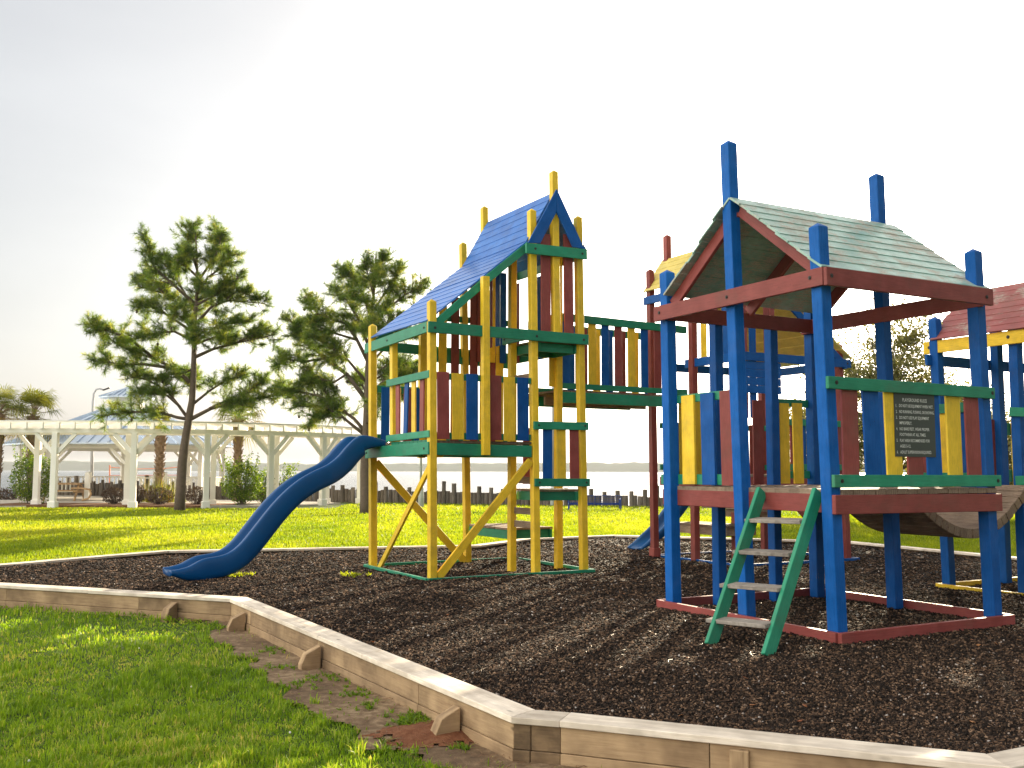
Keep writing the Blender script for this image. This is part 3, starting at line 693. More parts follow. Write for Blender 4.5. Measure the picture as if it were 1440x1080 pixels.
# hanging plank bridge between B and D
HB_ = thing('hanging_bridge', FB.W(UB + 1.0, 1.6), 'sagging bridge of weathered planks hanging between blue tower and red-roofed tower', 'bridge')
dD = FB.loc(d0)
uA_, uB_ = UB + .06, dD[0] - .06
vA_, vB_ = 1.0, 2.12
zA_ = DB - .02; zlow = FB.V(1352, 751, vA_).z
print('bridge', uA_, uB_, zA_, zlow, dD, 'VB', VB)
bm = bmesh.new(); n = 22
def hang(t): return (zA_ * (1 - t) + DD * t) - 4 * t * (1 - t) * ((zA_ + DD) / 2 - zlow)
pts = [FB.W(uA_ + (uB_ - uA_) * t / 200, 0, hang(t / 200)) for t in range(201)]
acc = [0]
for a, b in zip(pts, pts[1:]): acc.append(acc[-1] + (b - a).length)
tot = acc[-1]
def at_len(s):
    for i in range(200):
        if acc[i + 1] >= s: k = (s - acc[i]) / (acc[i + 1] - acc[i]); return pts[i].lerp(pts[i + 1], k), (pts[i + 1] - pts[i]).normalized()
    return pts[-1], (pts[-1] - pts[-2]).normalized()
for i in range(n):
    c, t = at_len(tot * (i + .5) / n); w = tot / n
    c = c + FB.v * ((vA_ + vB_) / 2 + random.uniform(-.01, .01)); nn = t.cross(-FB.v); nn = nn if nn.z > 0 else -nn
    mt = basis(FB.v, nn, c); addbox(bm, mt, vB_ - vA_, w - .01, .11)
bmesh.ops.bevel(bm, geom=bm.edges[:], offset=.004, segments=1, affect='EDGES')
mw = basis(FB.v, UP, FB.W((uA_ + uB_) / 2, 1.5, 1)); bmesh.ops.transform(bm, matrix=mw.inverted(), verts=bm.verts)
bmobj('plank_deck', bm, 'W', HB_, mw)
M['chain'] = plain('chain_steel', (.12, .11, .1), .5, .8)
for vv in (vA_ + .12, vB_ - .12):
    bm = bmesh.new(); tube(bm, [at_len(tot * k / 24)[0] + FB.v * vv - Vector((0, 0, .045)) for k in range(25)], .012, 6)
    bmobj('chain', bm, 'chain', HB_)

# straight bridge between A and C
SB = thing('footbridge', FA.W(UA + 1.1, 1.2), 'raised green footbridge with yellow, blue and red pickets joining yellow and red towers', 'bridge')
vb0, vb1 = VS + .0, VA * .80
ub0 = UA + .06; ub1 = FA.loc(FC.W(-.05, .8))[0]
print('footbridge', ub0, ub1)
zt_ = FA.V(820, 448.5, vb0).z; zk = FA.V(800, 543, vb0).z; zj = FA.V(800, 559, vb0).z
ub1 = FA.uz(965, 464, vb0)[0]
ubL = FA.uz(934, 560, vb0)[0]
for vv, o in ((vb0, -1), (vb1, 1)):
    n = FA.v * o
    board(SB, 'rail', 'G', FA.W(ub0, vv, zt_), FA.W(ub1, vv, zt_ - .03), .125, .035, n)
    board(SB, 'rail', 'G', FA.W(ub0 - .1, vv, zk), FA.W(ub1, vv, zk), .09, .035, n)
    board(SB, 'beam', 'G', FA.W(ub0 - .1, vv, zj), FA.W(ubL + .05, vv, zj), .17, .045, n)
    cols = 'YBRYBRYBRYB'
    for i in range(11):
        px = 829.5 + (i - .0) * 18.9
        uu = ub0 + .02 + i * .27
        uu = FA.uz(779 + i * 18.4, 500, vb0)[0] if o < 0 else FA.uz(783.5 + i * 18.0, 500, vb1)[0]
        if uu > ub1 - .05: continue
        board(SB, 'picket', cols[i], FA.W(uu, vv - o * .03, zk - .02), FA.W(uu, vv - o * .03, zt_ + .02), .145, .022, n)
planks(SB, 'deck', 'W', FA, ub0 - .08, ubL, vb0 - .0, vb1 + .0, zk - .065, .035, 17, 'v')
board(SB, 'joist', 'W', FA.W(ub0, (vb0 + vb1) / 2, zj - .03), FA.W(ubL, (vb0 + vb1) / 2, zj - .03), .14, .045, FA.v)

# =================================================================== SLIDES
M['plastic'] = plain('blue_slide_plastic', (0.001, 0.062, 0.20), 0.28, 0, 0.2, 2.5, 0.03, 0.35)
def slide(name, fr_pts, wid, side_dir, label, dip=.17, body=.27):
    """fr_pts: near-rim points (world) from top to foot; side_dir: unit vector towards the far rim"""
    root = thing(name, fr_pts[-1] * 1.0, label, 'slide', 'blue plastic slides')
    P = [Vector(p) for p in fr_pts]
    # smooth by Catmull-Rom
    Q = []
    for i in range(len(P) - 1):
        a, b, c, d = P[max(i - 1, 0)], P[i], P[i + 1], P[min(i + 2, len(P) - 1)]
        for k in range(4):
            t = k / 4; Q.append(.5 * ((2 * b) + (c - a) * t + (2 * a - 5 * b + 4 * c - d) * t * t + (3 * b - a - 3 * c + d) * t ** 3))
    Q.append(P[-1])
    sd = side_dir; bm = bmesh.new(); rings = []; N = len(Q)
    for i, p in enumerate(Q):
        t = (Q[min(i + 1, N - 1)] - Q[max(i - 1, 0)]).normalized(); nn = t.cross(sd); nn = nn if nn.z > 0 else -nn
        e = min(1, i / 10, (N - 1 - i) / 9); e = max(.18, e) ; e2 = max(.2, min(1, (N - 1 - i) / 12, (i + 1) / 11))
        dp = dip * e; bd = body * e2
        # cross-section: (along side, along normal)
        sec = [(-.035, -.03 - bd), (-.05, -.02 - bd * .5), (-.045, -.02), (-.03, -.004), (0, 0), (.03, -.006), (.05, -.03), (.075, -dp * .7), (.13, -dp), (wid * .5, -dp * 1.05),
               (wid - .13, -dp), (wid - .075, -dp * .7), (wid - .05, -.03), (wid - .03, -.006), (wid, 0), (wid + .03, -.004), (wid + .045, -.02), (wid + .05, -.02 - bd * .5), (wid + .035, -.03 - bd),
               (wid - .02, -.035 - bd), (wid * .5, -.03 - bd * .95 - .02), (.02, -.035 - bd)]
        rings.append([bm.verts.new(p + sd * a + nn * b) for a, b in sec])
    for a, b in zip(rings, rings[1:]):
        m_ = len(a)
        for k in range(m_): bm.faces.new((a[k], a[(k + 1) % m_], b[(k + 1) % m_], b[k]))
    bm.faces.new(rings[0][::-1]); bm.faces.new(rings[-1])
    bmesh.ops.recalc_face_normals(bm, faces=bm.faces[:])
    o = bmobj('chute', bm, 'plastic', root, None, True)
    sub = o.modifiers.new('s', 'SUBSURF'); sub.levels = 1; sub.render_levels = 1
    return root
vn = FA.vz(542, 621, -.02)[0]
rim = [(548, 622), (530, 615.5), (513, 612), (501, 614.5), (487, 627), (475, 641), (460, 653), (440, 662.5), (420, 674), (400, 690), (380, 711), (360, 736), (340, 761), (325, 774.5), (310, 781), (288, 785), (276, 790), (264, 796.5), (250, 800.5), (238, 802)]
SLP = [FA.V(x, y, vn) for x, y in rim]
print('slide v', vn, [round(p.z, 2) for p in SLP][:4], [round(FA.loc(p)[0], 2) for p in SLP])
SL = slide('slide', SLP, .50, FA.v, 'long wavy dark blue plastic slide running down from the yellow tower')
# leg under the slide's foot
bm = bmesh.new()
for s in (.1, .4):
    p = FA.V(318, 781, vn) + FA.v * s; tube(bm, [Vector((p.x, p.y, p.z - .2)), Vector((p.x, p.y, -.1))], .025, 8)
bmobj('support', bm, 'bolt', SL)
# small slide behind, off the red tower
vs0 = FC.loc(G(905, 770))
rr = []
for x, y in ((985, 640), (975, 655), (962, 680), (950, 700), (935, 720), (922, 737), (908, 750), (898, 760), (889, 767)):
    rr.append(AT(x + 10, y + 4, 19.6 - (985 - x) * .006))
slide('slide', rr, .38, FC.v, 'small blue plastic slide behind the red tower, only its foot showing', .14, .15)
# =================================================================== GROUND, BORDER, MULCH
ZC = 0.085     # top of the edging cap
near = [(-215, 810), (323, 842), (719, 1008), (787, 1013.5), (1422, 1079), (1800, 1000)]
far = [(1800, 845), (1440, 783.5), (1200, 761), (1069, 757), (862, 752), (735, 757), (665, 766), (232, 773.5)]
poly = [G(x, y, ZC) for x, y in near + far]; poly = [Vector((p.x, p.y, 0)) for p in poly]
NP = len(poly)
cen = sum(poly, Vector()) / NP
def offset_poly(ps, d):      # inwards for positive d (polygon order decides the sign)
    out = []
    for i in range(len(ps)):
        a, b, c = ps[i - 1], ps[i], ps[(i + 1) % len(ps)]
        n1 = Vector((-(b - a).y, (b - a).x, 0)).normalized(); n2 = Vector((-(c - b).y, (c - b).x, 0)).normalized()
        h = (n1 + n2).normalized(); out.append(b + h * (d / max(.3, h.dot(n1))))
    return out
area = sum(poly[i - 1].x * poly[i].y - poly[i].x * poly[i - 1].y for i in range(NP)) / 2
sg = 1 if area > 0 else -1
CAPW = .215
inner = offset_poly(poly, sg * CAPW); side_o = offset_poly(poly, sg * .02); side_i = offset_poly(poly, sg * .065)
def prism(name, mat, q, z0, z1, parent, bev=.004):
    """a plank of plan outline q (4 points), local X along q0->q1"""
    x = (q[1] - q[0]); mw = basis(x, UP, (q[0] + q[1]) / 2 + UP * z0); inv = mw.inverted()
    bm = bmesh.new(); lo = [bm.verts.new(inv @ (p + UP * z0)) for p in q]; hi = [bm.verts.new(inv @ (p + UP * z1)) for p in q]
    bm.faces.new(lo[::-1]); bm.faces.new(hi)
    for i in range(4): bm.faces.new((lo[i], lo[(i + 1) % 4], hi[(i + 1) % 4], hi[i]))
    bmesh.ops.recalc_face_normals(bm, faces=bm.faces[:])
    if bev: bmesh.ops.bevel(bm, geom=bm.edges[:], offset=bev, segments=1, affect='EDGES')
    return bmobj(name, bm, mat, parent, mw)
BD = thing('timber_edging', poly[1], 'low timber edging with pale cap boards around the dark mulch play area', 'edging')
for i in range(NP):
    j = (i + 1) % NP; L = (poly[j] - poly[i]).length
    nearseg = i < 4 or i == NP - 1
    k = max(1, round(L / (2.3 if nearseg else 3.6)))
    # joints
    ts = [0] + [(s + (random.uniform(-.12, .12) if 0 < s < k else 0)) / k for s in range(1, k)] + [1]
    for a, b in zip(ts, ts[1:]):
        g = .0015 / L; a2 = a + (g if a > 0 else 0); b2 = b - (g if b < 1 else 0)
        lp = lambda P, t: P[i].lerp(P[j], t)
        dz = random.uniform(-.002, .002)
        prism('cap', 'CAP', [lp(poly, a2), lp(poly, b2), lp(inner, b2), lp(inner, a2)], ZC - .038 + dz, ZC + dz, BD)
    ts = [0] + [(s + .37) / k for s in range(k)] + [1]
    for a, b in zip(ts, ts[1:]):
        g = .002 / L; a2 = a + (g if a > 0 else 0); b2 = b - (g if b < 1 else 0)
        zz = [(-.10, ZC - .041), (-.26, -.103)] if nearseg else [(-.08, ZC - .041)]
        for n_, (z0, z1) in enumerate(zz):
            so = side_o if n_ == 0 else offset_poly(poly, sg * .012)
            prism('side_board', 'SIDE2' if i == 2 else 'SIDE', [lp(so, a2), lp(so, b2), lp(side_i, b2), lp(side_i, a2)], z0, z1, BD)
# stakes
def edge_dir(i): return (poly[i + 1] - poly[i]).normalized()
for (x, y, i) in ((4, 829, 0), (267, 848, 0), (337, 867, 1), (434, 916, 1), (641, 1003, 1), (1042, 1068, 3)):
    e = edge_dir(i); no = Vector((e.y, -e.x, 0)) * sg
    p = G(x, y, -.03); t = (p - poly[i]).dot(e); p = poly[i] + e * t
    p = p + Vector((0, 0, -.07)); o0 = p - no * .0
    if i == 3:
        board(BD, 'stake', 'SIDE', p + no * -.005 + UP * -.15, p + no * -.005 + UP * .10, .10, .05, no); continue
    a_ = p + no * .0 + UP * .055; b_ = p + no * .17 + UP * -.20
    bm = bmesh.new()
    hw = .045
    pr_ = [(0.0, .085), (.13, .025), (.17, -.06), (.17, -.25), (0, -.25)]
    vs_ = [[bm.verts.new(p + no * (c + .005) + UP * d + e * s) for c, d in pr_] for s in (-hw, hw)]
    bm.faces.new(vs_[0]); bm.faces.new(vs_[1][::-1])
    for k in range(5): bm.faces.new((vs_[0][k], vs_[1][k], vs_[1][(k + 1) % 5], vs_[0][(k + 1) % 5]))
    bmesh.ops.recalc_face_normals(bm, faces=bm.faces[:]); bmesh.ops.bevel(bm, geom=bm.edges[:], offset=.004, segments=1, affect='EDGES')
    mw = basis(no, UP, p); bmesh.ops.transform(bm, matrix=mw.inverted(), verts=bm.verts)
    bmobj('stake', bm, 'SIDE', BD, mw)

def inpoly(X, Y, P):
    r = np.zeros(len(X), bool); n = len(P)
    for i in range(n):
        x1, y1 = P[i - 1].x, P[i - 1].y; x2, y2 = P[i].x, P[i].y
        c = ((y1 > Y) != (y2 > Y)) & (X < (x2 - x1) * (Y - y1) / (y2 - y1 + 1e-12) + x1); r ^= c
    return r
def vnoise(X, Y, s, seed=0):
    """smooth value noise"""
    r = np.random.default_rng(seed); tab = r.random((256, 256))
    x = X / s + 1000; y = Y / s + 1000; xi = np.floor(x).astype(int); yi = np.floor(y).astype(int); fx = x - xi; fy = y - yi
    fx = fx * fx * (3 - 2 * fx); fy = fy * fy * (3 - 2 * fy); g = lambda a, b: tab[a % 256, b % 256]
    return (g(xi, yi) * (1 - fx) + g(xi + 1, yi) * fx) * (1 - fy) + (g(xi, yi + 1) * (1 - fx) + g(xi + 1, yi + 1) * fx) * fy
def lawn_z(X, Y):
    t = np.clip((Y - 13) / 11, 0, 1); t = t * t * (3 - 2 * t)
    base = -.165 * (1 - t) + .0 * t
    return base + (vnoise(X, Y, 2.3, 3) - .5) * .03 * (1 - .3 * t) + (vnoise(X, Y, 7, 4) - .5) * .12 * np.clip((Y - 24) / 6, 0, 1)
SC = G(262, 812); SC2 = G(1030, 925)
def mulch_z(X, Y):
    return .012 + (vnoise(X, Y, .5, 11) - .5) * .022 + (vnoise(X, Y, 1.7, 12) - .5) * .07 - .05 * np.exp(-((X - SC.x) ** 2 + (Y - SC.y) ** 2) / .35) - .03 * np.exp(-((X - SC2.x) ** 2 + (Y - SC2.y) ** 2) / .12) + (vnoise(X, Y, .13, 13) - .5) * .012
def shore(X): return np.where(X < 6, 44 - .39 * X, 41.66)
def gridmesh(name, xs, ys, zf, keep, mat, kind='structure'):
    X, Y = np.meshgrid(xs, ys, indexing='ij'); Z = zf(X.ravel(), Y.ravel()).reshape(X.shape)
    idx = np.arange(X.size).reshape(X.shape); q = np.stack([idx[:-1, :-1], idx[1:, :-1], idx[1:, 1:], idx[:-1, 1:]], -1).reshape(-1, 4)
    cx = (X[:-1, :-1] + X[1:, 1:]).ravel() / 2; cy = (Y[:-1, :-1] + Y[1:, 1:]).ravel() / 2
    q = q[keep(cx, cy)]
    used = np.unique(q); re = -np.ones(X.size, int); re[used] = np.arange(len(used)); q = re[q]
    V_ = np.stack([X.ravel(), Y.ravel(), Z.ravel()], -1)[used]
    me = rawmesh(name, V_, q, np.full(len(q), 4)); me.polygons.foreach_set('use_smooth', [True] * len(me.polygons))
    o = link(name, me, mat); tag(o, kind=kind); return o
# materials of the ground
def groundmat(name, cols, scale, rough=.9, bs=.5, bd=.02):
    mt, nt, out = newmat(name); p = nt.nodes.new('ShaderNodeBsdfPrincipled'); tc = nt.nodes.new('ShaderNodeTexCoord')
    n1 = noise(nt, tc.outputs['Object'], scale, 8, .7); n2 = noise(nt, tc.outputs['Object'], scale * .12, 4)
    ad = nd(nt, 'ShaderNodeMath', operation='MULTIPLY_ADD'); nt.links.new(n2, ad.inputs[0]); ad.inputs[1].default_value = .6; nt.links.new(n1, ad.inputs[2])
    c = ramp(nt, ad.outputs[0], [(.55 + .5 * i / (len(cols) - 1), c) for i, c in enumerate(cols)])
    nt.links.new(c, p.inputs['Base Color']); p.inputs['Roughness'].default_value = rough; p.inputs['Specular IOR Level'].default_value = .2
    nt.links.new(bump(nt, n1, bs, bd), p.inputs['Normal']); nt.links.new(p.outputs[0], out.inputs[0]); return mt
M['lawn'] = groundmat('lawn_soil_and_thatch', [(.03, .05, .008), (.06, .10, .012), (.12, .16, .02)], 9)
M['mulchbase'] = groundmat('dark_mulch_bed', [(.005, .004, .003), (.013, .009, .007), (.03, .018, .012)], 30, .85, 1, .02)
M['dirt'] = groundmat('bare_red_brown_dirt', [(.09, .058, .036), (.18, .12, .07), (.32, .23, .14)], 14, .95, .8, .02)
M['redsoil'] = groundmat('rust_red_soil', [(.10, .035, .018), (.17, .065, .03), (.22, .10, .05)], 20, .95, 1, .02)
M['path'] = groundmat('pale_concrete', [(.38, .34, .29), (.46, .42, .36), (.52, .48, .42)], 3, .8, .2, .01)
M['bed'] = groundmat('brown_pine_straw_bed', [(.09, .045, .025), (.16, .08, .04), (.24, .13, .07)], 12, .95, 1, .03)
xs = np.concatenate([np.arange(-200, -24, 8.), np.arange(-24, 20, .35), np.arange(20, 210, 8.)]); ys = np.concatenate([np.arange(-30, 3, 3.), np.arange(3, 26, .3), np.arange(26, 140, .7)])
gridmesh('lawn', xs, ys, lambda X, Y: lawn_z(X, Y) - np.where(Y < 13, .03, 0), lambda x, y: y < shore(x) + .3, M['lawn'])
px_ = [p.x for p in poly]; py_ = [p.y for p in poly]; pin = offset_poly(poly, sg * .12)
gridmesh('mulch_ground', np.arange(min(px_), max(px_), .11), np.arange(min(py_), max(py_), .11), mulch_z, lambda x, y: inpoly(x, y, pin), M['mulchbase'])
# dirt strip
dl = [(180, 846), (255, 858), (300, 878), (325, 912), (370, 958), (425, 995), (480, 1020), (530, 1045), (580, 1075), (620, 1100), (700, 1140), (760, 1240), (1500, 1300), (1500, 1082), (1422, 1074), (719, 1003), (323, 838)]
dp = [G(x, y, -.16) for x, y in dl]
dpin = dp
def dirt_z(X, Y): return lawn_z(X, Y) + .002 + (vnoise(X, Y, .25, 21) - .5) * .015 + .03 * np.exp(-((X - G(625, 1025, -.16).x) ** 2 + (Y - G(625, 1025, -.16).y) ** 2) / .03)
def jig(x, y): a = x + (vnoise(x, y, .3, 31) - .5) * .35; b = y + (vnoise(x, y, .3, 32) - .5) * .35; return inpoly(a, b, dp)
dx = [p.x for p in dp]; dy = [p.y for p in dp]
gridmesh('dirt', np.arange(min(dx) - .3, max(dx), .045), np.arange(min(dy), max(dy) + .3, .045), dirt_z, jig, M['dirt'])
rs = G(612, 1030, -.15)
gridmesh('red_soil', np.arange(rs.x - .5, rs.x + .5, .03), np.arange(rs.y - .5, rs.y + .5, .03), lambda X, Y: dirt_z(X, Y) - .012 + .045 * np.exp(-(((X - rs.x) / 1.3) ** 2 + (Y - rs.y) ** 2) / .06) + .012 * vnoise(X, Y, .05, 8),
         lambda x, y: (((x - rs.x) / 1.3) ** 2 + (y - rs.y) ** 2 < .035 + .09 * vnoise(x, y, .09, 9) * vnoise(x, y, .04, 19) * 2), M['redsoil'])

# ---- mulch chips
def chips(name, P, L, W_, T, tone, mat, zf, tilt=.5, kind='stuff'):
    n = len(P); a = rng.uniform(0, 2 * np.pi, n); L = L * rng.uniform(.45, 1.5, n); W_ = W_ * rng.uniform(.5, 1.5, n)
    X = np.stack([np.cos(a), np.sin(a), rng.normal(0, tilt, n)], -1); X /= np.linalg.norm(X, axis=1)[:, None]
    Yv = np.stack([-np.sin(a), np.cos(a), rng.normal(0, tilt, n)], -1); Yv -= X * (X * Yv).sum(1)[:, None]; Yv /= np.linalg.norm(Yv, axis=1)[:, None]
    Zv = np.cross(X, Yv); C = np.stack([P[:, 0], P[:, 1], zf(P[:, 0], P[:, 1]) + rng.uniform(-.3, 1, n) * T * 1.5], -1)
    sg_ = [(-1, -.6), (1, -1), (.8, 1), (-.9, .8)]
    V_ = []
    for s in (0, 1):
        for (p, q) in sg_: V_.append(C + X * (p * L / 2)[:, None] + Yv * (q * W_ / 2)[:, None] + Zv * (T * (s - .5)))
    V_ = np.stack(V_, 1).reshape(-1, 3); base = (np.arange(n) * 8)[:, None]
    f = np.array([4, 5, 6, 7, 0, 1, 5, 4, 1, 2, 6, 5, 2, 3, 7, 6, 3, 0, 4, 7])[None, :]
    me = rawmesh(name, V_, (base + f).ravel(), np.full(n * 5, 4), np.repeat(tone, 8)); o = link(name, me, mat)
    return tag(o, kind=kind)
def scatter(poly_, n, zref=0):   # denser near the camera
    out = []; x0, x1 = min(p.x for p in poly_), max(p.x for p in poly_); y0, y1 = min(p.y for p in poly_), max(p.y for p in poly_)
    tot = 0
    while tot < n:
        m_ = n * 3; d = 1 / rng.uniform(1 / y1, 1 / max(y0, 2.5), m_); x = rng.uniform(-.58, .58, m_) * d
        k = inpoly(x, d, poly_) & (x > x0) & (x < x1); out.append(np.stack([x[k], d[k]], -1)); tot += k.sum()
    return np.concatenate(out)[:n]
mt, nt, out = newmat('rubber_and_bark_chips'); p = nt.nodes.new('ShaderNodeBsdfPrincipled')
at = nd(nt, 'ShaderNodeAttribute', attribute_name='tone')
cr_ = ramp(nt, at.outputs['Fac'], [(0, (.009, .007, .006)), (.45, (.026, .019, .015)), (.75, (.07, .044, .03)), (.92, (.15, .09, .055)), (.985, (.26, .17, .11)), (1, (.42, .38, .35))])
nt.links.new(cr_, p.inputs['Base Color']); p.inputs['Roughness'].default_value = .85; p.inputs['Specular IOR Level'].default_value = .08
nt.links.new(p.outputs[0], out.inputs[0]); M['chips'] = mt
P = scatter(offset_poly(poly, sg * .2), 230000)
big = np.clip(P[:, 1] / 9, .75, 2.2)
def chips_scaled(name, P, L, W_, T, tone, mat, zf):
    return chips(name, P, L * big, W_ * big, T, tone, mat, zf)
tag(chips('mulch_chips', P, .022 * big, .013 * big, .009, rng.random(len(P)) ** 1.15, M['chips'], mulch_z, .38), 'dark brown and black mulch chips covering the play area', 'mulch', kind='stuff')
# pine straw lying on the mulch and dirt
def needles_lying(name, P, zf, mat, L=.14, r=.0016):
    n = len(P); a = rng.uniform(0, np.pi, n); l = L * rng.uniform(.4, 1.2, n); z = zf(P[:, 0], P[:, 1]) + .014
    dx_ = np.cos(a) * l / 2; dy_ = np.sin(a) * l / 2; b = rng.normal(0, .02, n)
    V_ = []
    for s, o_ in ((-1, 0), (0, 1), (1, 0)):
        for w in (-1, 1):
            V_.append(np.stack([P[:, 0] + dx_ * s - np.sin(a) * (b * o_ + w * r), P[:, 1] + dy_ * s + np.cos(a) * (b * o_ + w * r), z + .004 * o_ + .001 * (w > 0)], -1))
    V_ = np.stack(V_, 1).reshape(-1, 3); f = np.array([0, 2, 3, 1, 2, 4, 5, 3])[None]; base = (np.arange(n) * 6)[:, None]
    return link(name, rawmesh(name, V_, (base + f).ravel(), np.full(n * 2, 4), np.repeat(rng.random(n), 6)), mat)
M['straw'] = leafmat('pine_straw', (.09, .04, .02), (.22, .12, .06), trans=.15)
tag(needles_lying('pine_straw', scatter(offset_poly(poly, sg * .2), 2200), mulch_z, M['straw'], .12, .0015), 'thin reddish brown pine needles strewn over the dark mulch', 'pine straw', kind='stuff')
tag(needles_lying('dry_grass', scatter(dp, 2600), dirt_z, M['straw'], .09, .0022), 'dry straw strewn over the dirt strip by the timber edging', 'dry grass', kind='stuff')

# dead leaves on the mulch
P = scatter(offset_poly(poly, sg * .3), 40)
M['deadleaf'] = leafmat('dead_leaves', (.25, .07, .02), (.38, .17, .06), trans=.2)
tag(chips('dead_leaves', P, np.full(len(P), .032), .022, .002, rng.random(len(P)), M['deadleaf'], lambda x, y: mulch_z(x, y) + .02, .3), 'small orange and brown dead leaves on the mulch', 'leaves', kind='stuff')
# ---- grass blades
def blades(name, P, H, Wd, tone, mat, zf, lean=.45, label=None):
    n = len(P); a = rng.uniform(0, 2 * np.pi, n); z = zf(P[:, 0], P[:, 1]) - .004
    h = H * rng.uniform(.5, 1.35, n); ln = np.abs(rng.normal(0, lean, n)); b = rng.uniform(0, 2 * np.pi, n)
    w = Wd * rng.uniform(.6, 1.3, n); wx, wy = np.cos(a) * w / 2, np.sin(a) * w / 2; lx, ly = np.cos(b) * ln * h, np.sin(b) * ln * h
    C = np.stack([P[:, 0], P[:, 1], z], -1); Wv = np.stack([wx, wy, np.zeros(n)], -1)
    m1 = C + np.stack([lx * .3, ly * .3, h * .55], -1); tp = C + np.stack([lx, ly, h * .55 + h * .45 * (1 - .5 * np.minimum(ln, 1))], -1)
    V_ = np.stack([C - Wv, C + Wv, m1 - Wv * .8, m1 + Wv * .8, tp], 1).reshape(-1, 3)
    f = np.array([0, 1, 3, 2, 2, 3, 4])[None]; base = (np.arange(n) * 5)[:, None]
    me = rawmesh(name, V_, (base + f).ravel(), np.tile([4, 3], n), np.repeat(tone, 5))
    o = link(name, me, mat); return tag(o, label, 'grass', kind='stuff')
M['grass'] = leafmat('near_grass_blades', (.075, .15, .010), (.21, .32, .025), (.50, .42, .16), .5, .45, 1.8)
M['grass2'] = leafmat('sunlit_grass_blades', (.07, .12, .008), (.19, .225, .012), (.30, .29, .06), .6, .5, 2.3)
def lawn_near_pts(n):
    out = []; tot = 0; pe = offset_poly(poly, -sg * .03)
    while tot < n:
        d = 1 / rng.uniform(1 / 16., 1 / 2.6, n); x = rng.uniform(-.95, .25, n) * d
        k = ~inpoly(x, d, pe) & (x < 1.5)
        dj = inpoly(x + (vnoise(x, d, .3, 31) - .5) * .35, d + (vnoise(x, d, .3, 32) - .5) * .35, dp)
        k &= ~(dj & (rng.random(n) > .025))
        out.append(np.stack([x[k], d[k]], -1)); tot += k.sum()
    return np.concatenate(out)[:n]
P = lawn_near_pts(400000); hv = .4 + 2.6 * (vnoise(P[:, 0], P[:, 1], .16, 41) * vnoise(P[:, 0], P[:, 1], .7, 42)) ** 1.1
tn = np.clip(rng.random(len(P)) * .55 + .5 * vnoise(P[:, 0], P[:, 1], .9, 43) - .05 + .55 * (rng.random(len(P)) > .965), 0, 1)
tn = np.clip(tn + .45 * (vnoise(P[:, 0], P[:, 1], .09, 44) - .5) + .2 * (vnoise(P[:, 0], P[:, 1], .03, 45) - .5), 0, 1); hv = hv * (.6 + .9 * vnoise(P[:, 0], P[:, 1], .06, 46))
blades('near_grass', P, .036 * hv, .0072 * np.clip(P[:, 1] / 6, .8, 2), tn, M['grass'], lawn_z, .5, 'short green lawn grass in front of the timber edging')
# taller tufts
C_ = P[rng.integers(0, len(P), 1300)]
T_ = (C_[:, None, :] + rng.normal(0, .02, (1300, 20, 2))).reshape(-1, 2)
T_ = T_[~inpoly(T_[:, 0], T_[:, 1], poly)]
blades('grass_tufts', T_, np.full(len(T_), .075), .009, np.clip(rng.random(len(T_)) * .5 + .35, 0, 1), M['grass'], lawn_z, .7, 'longer bright grass tufts in the near lawn')
# weeds on the dirt (rosettes)
W0 = []
for (x, y, n_, s) in ((380, 912, 18, .2), (395, 935, 12, .2), (580, 1008, 46, .16), (575, 1014, 30, .12), (650, 1048, 8, .05), (430, 958, 16, .22), (495, 975, 22, .2), (520, 992, 14, .15), (540, 1050, 8, .2), (470, 948, 20, .25), (300, 880, 14, .25), (600, 1022, 8, .08), (352, 880, 10, .2)):
    c = G(x, y, -.15); W0.append(np.stack([rng.normal(c.x, s * .5, n_), rng.normal(c.y, s * .5, n_)], -1))
W0 = np.concatenate(W0); Wp = np.repeat(W0, 7, 0) + rng.normal(0, .008, (len(W0) * 7, 2))
blades('weeds', Wp, np.full(len(Wp), .035), .012, rng.random(len(Wp)) * .6, M['grass'], dirt_z, 1.6, 'small green weeds growing on the bare dirt beside the edging')
# weeds coming up through the mulch
for (x, y, n_, s) in ((338, 813, 34, .10), (500, 812, 26, .12), (520, 811, 20, .1), (398, 765, 18, .12), (382, 760, 12, .1), (150, 786, 10, .08), (190, 783, 12, .1)):
    c = G(x, y); Pw = np.stack([rng.normal(c.x, s, n_), rng.normal(c.y, s, n_)], -1); Pw = np.repeat(Pw, 5, 0) + rng.normal(0, .012, (n_ * 5, 2))
    if x in (338, 500, 150):
        names = {338: 'small yellow green weed patch under the long slide', 500: 'weed patch in the mulch left of the yellow tower', 150: 'thin weeds by the far edging at the left'}
        blades('weed_patch', Pw, np.full(len(Pw), .06), .015, .4 + .5 * rng.random(len(Pw)), M['grass2'], mulch_z, .9, names[x])
# clover heads
cl = P[rng.integers(0, len(P), 60)]; cl = cl[cl[:, 0] < -.3]; bm = bmesh.new()
for x, y in cl:
    bmesh.ops.create_icosphere(bm, subdivisions=1, radius=.008, matrix=Matrix.Translation((x, y, float(lawn_z(np.array([x]), np.array([y]))[0]) + .035)))
M['clover'] = plain('clover_white', (.7, .68, .62), .8)
tag(bmobj('clover_heads', bm, 'clover'), 'tiny white clover heads dotted over the near lawn', 'flowers', kind='stuff')
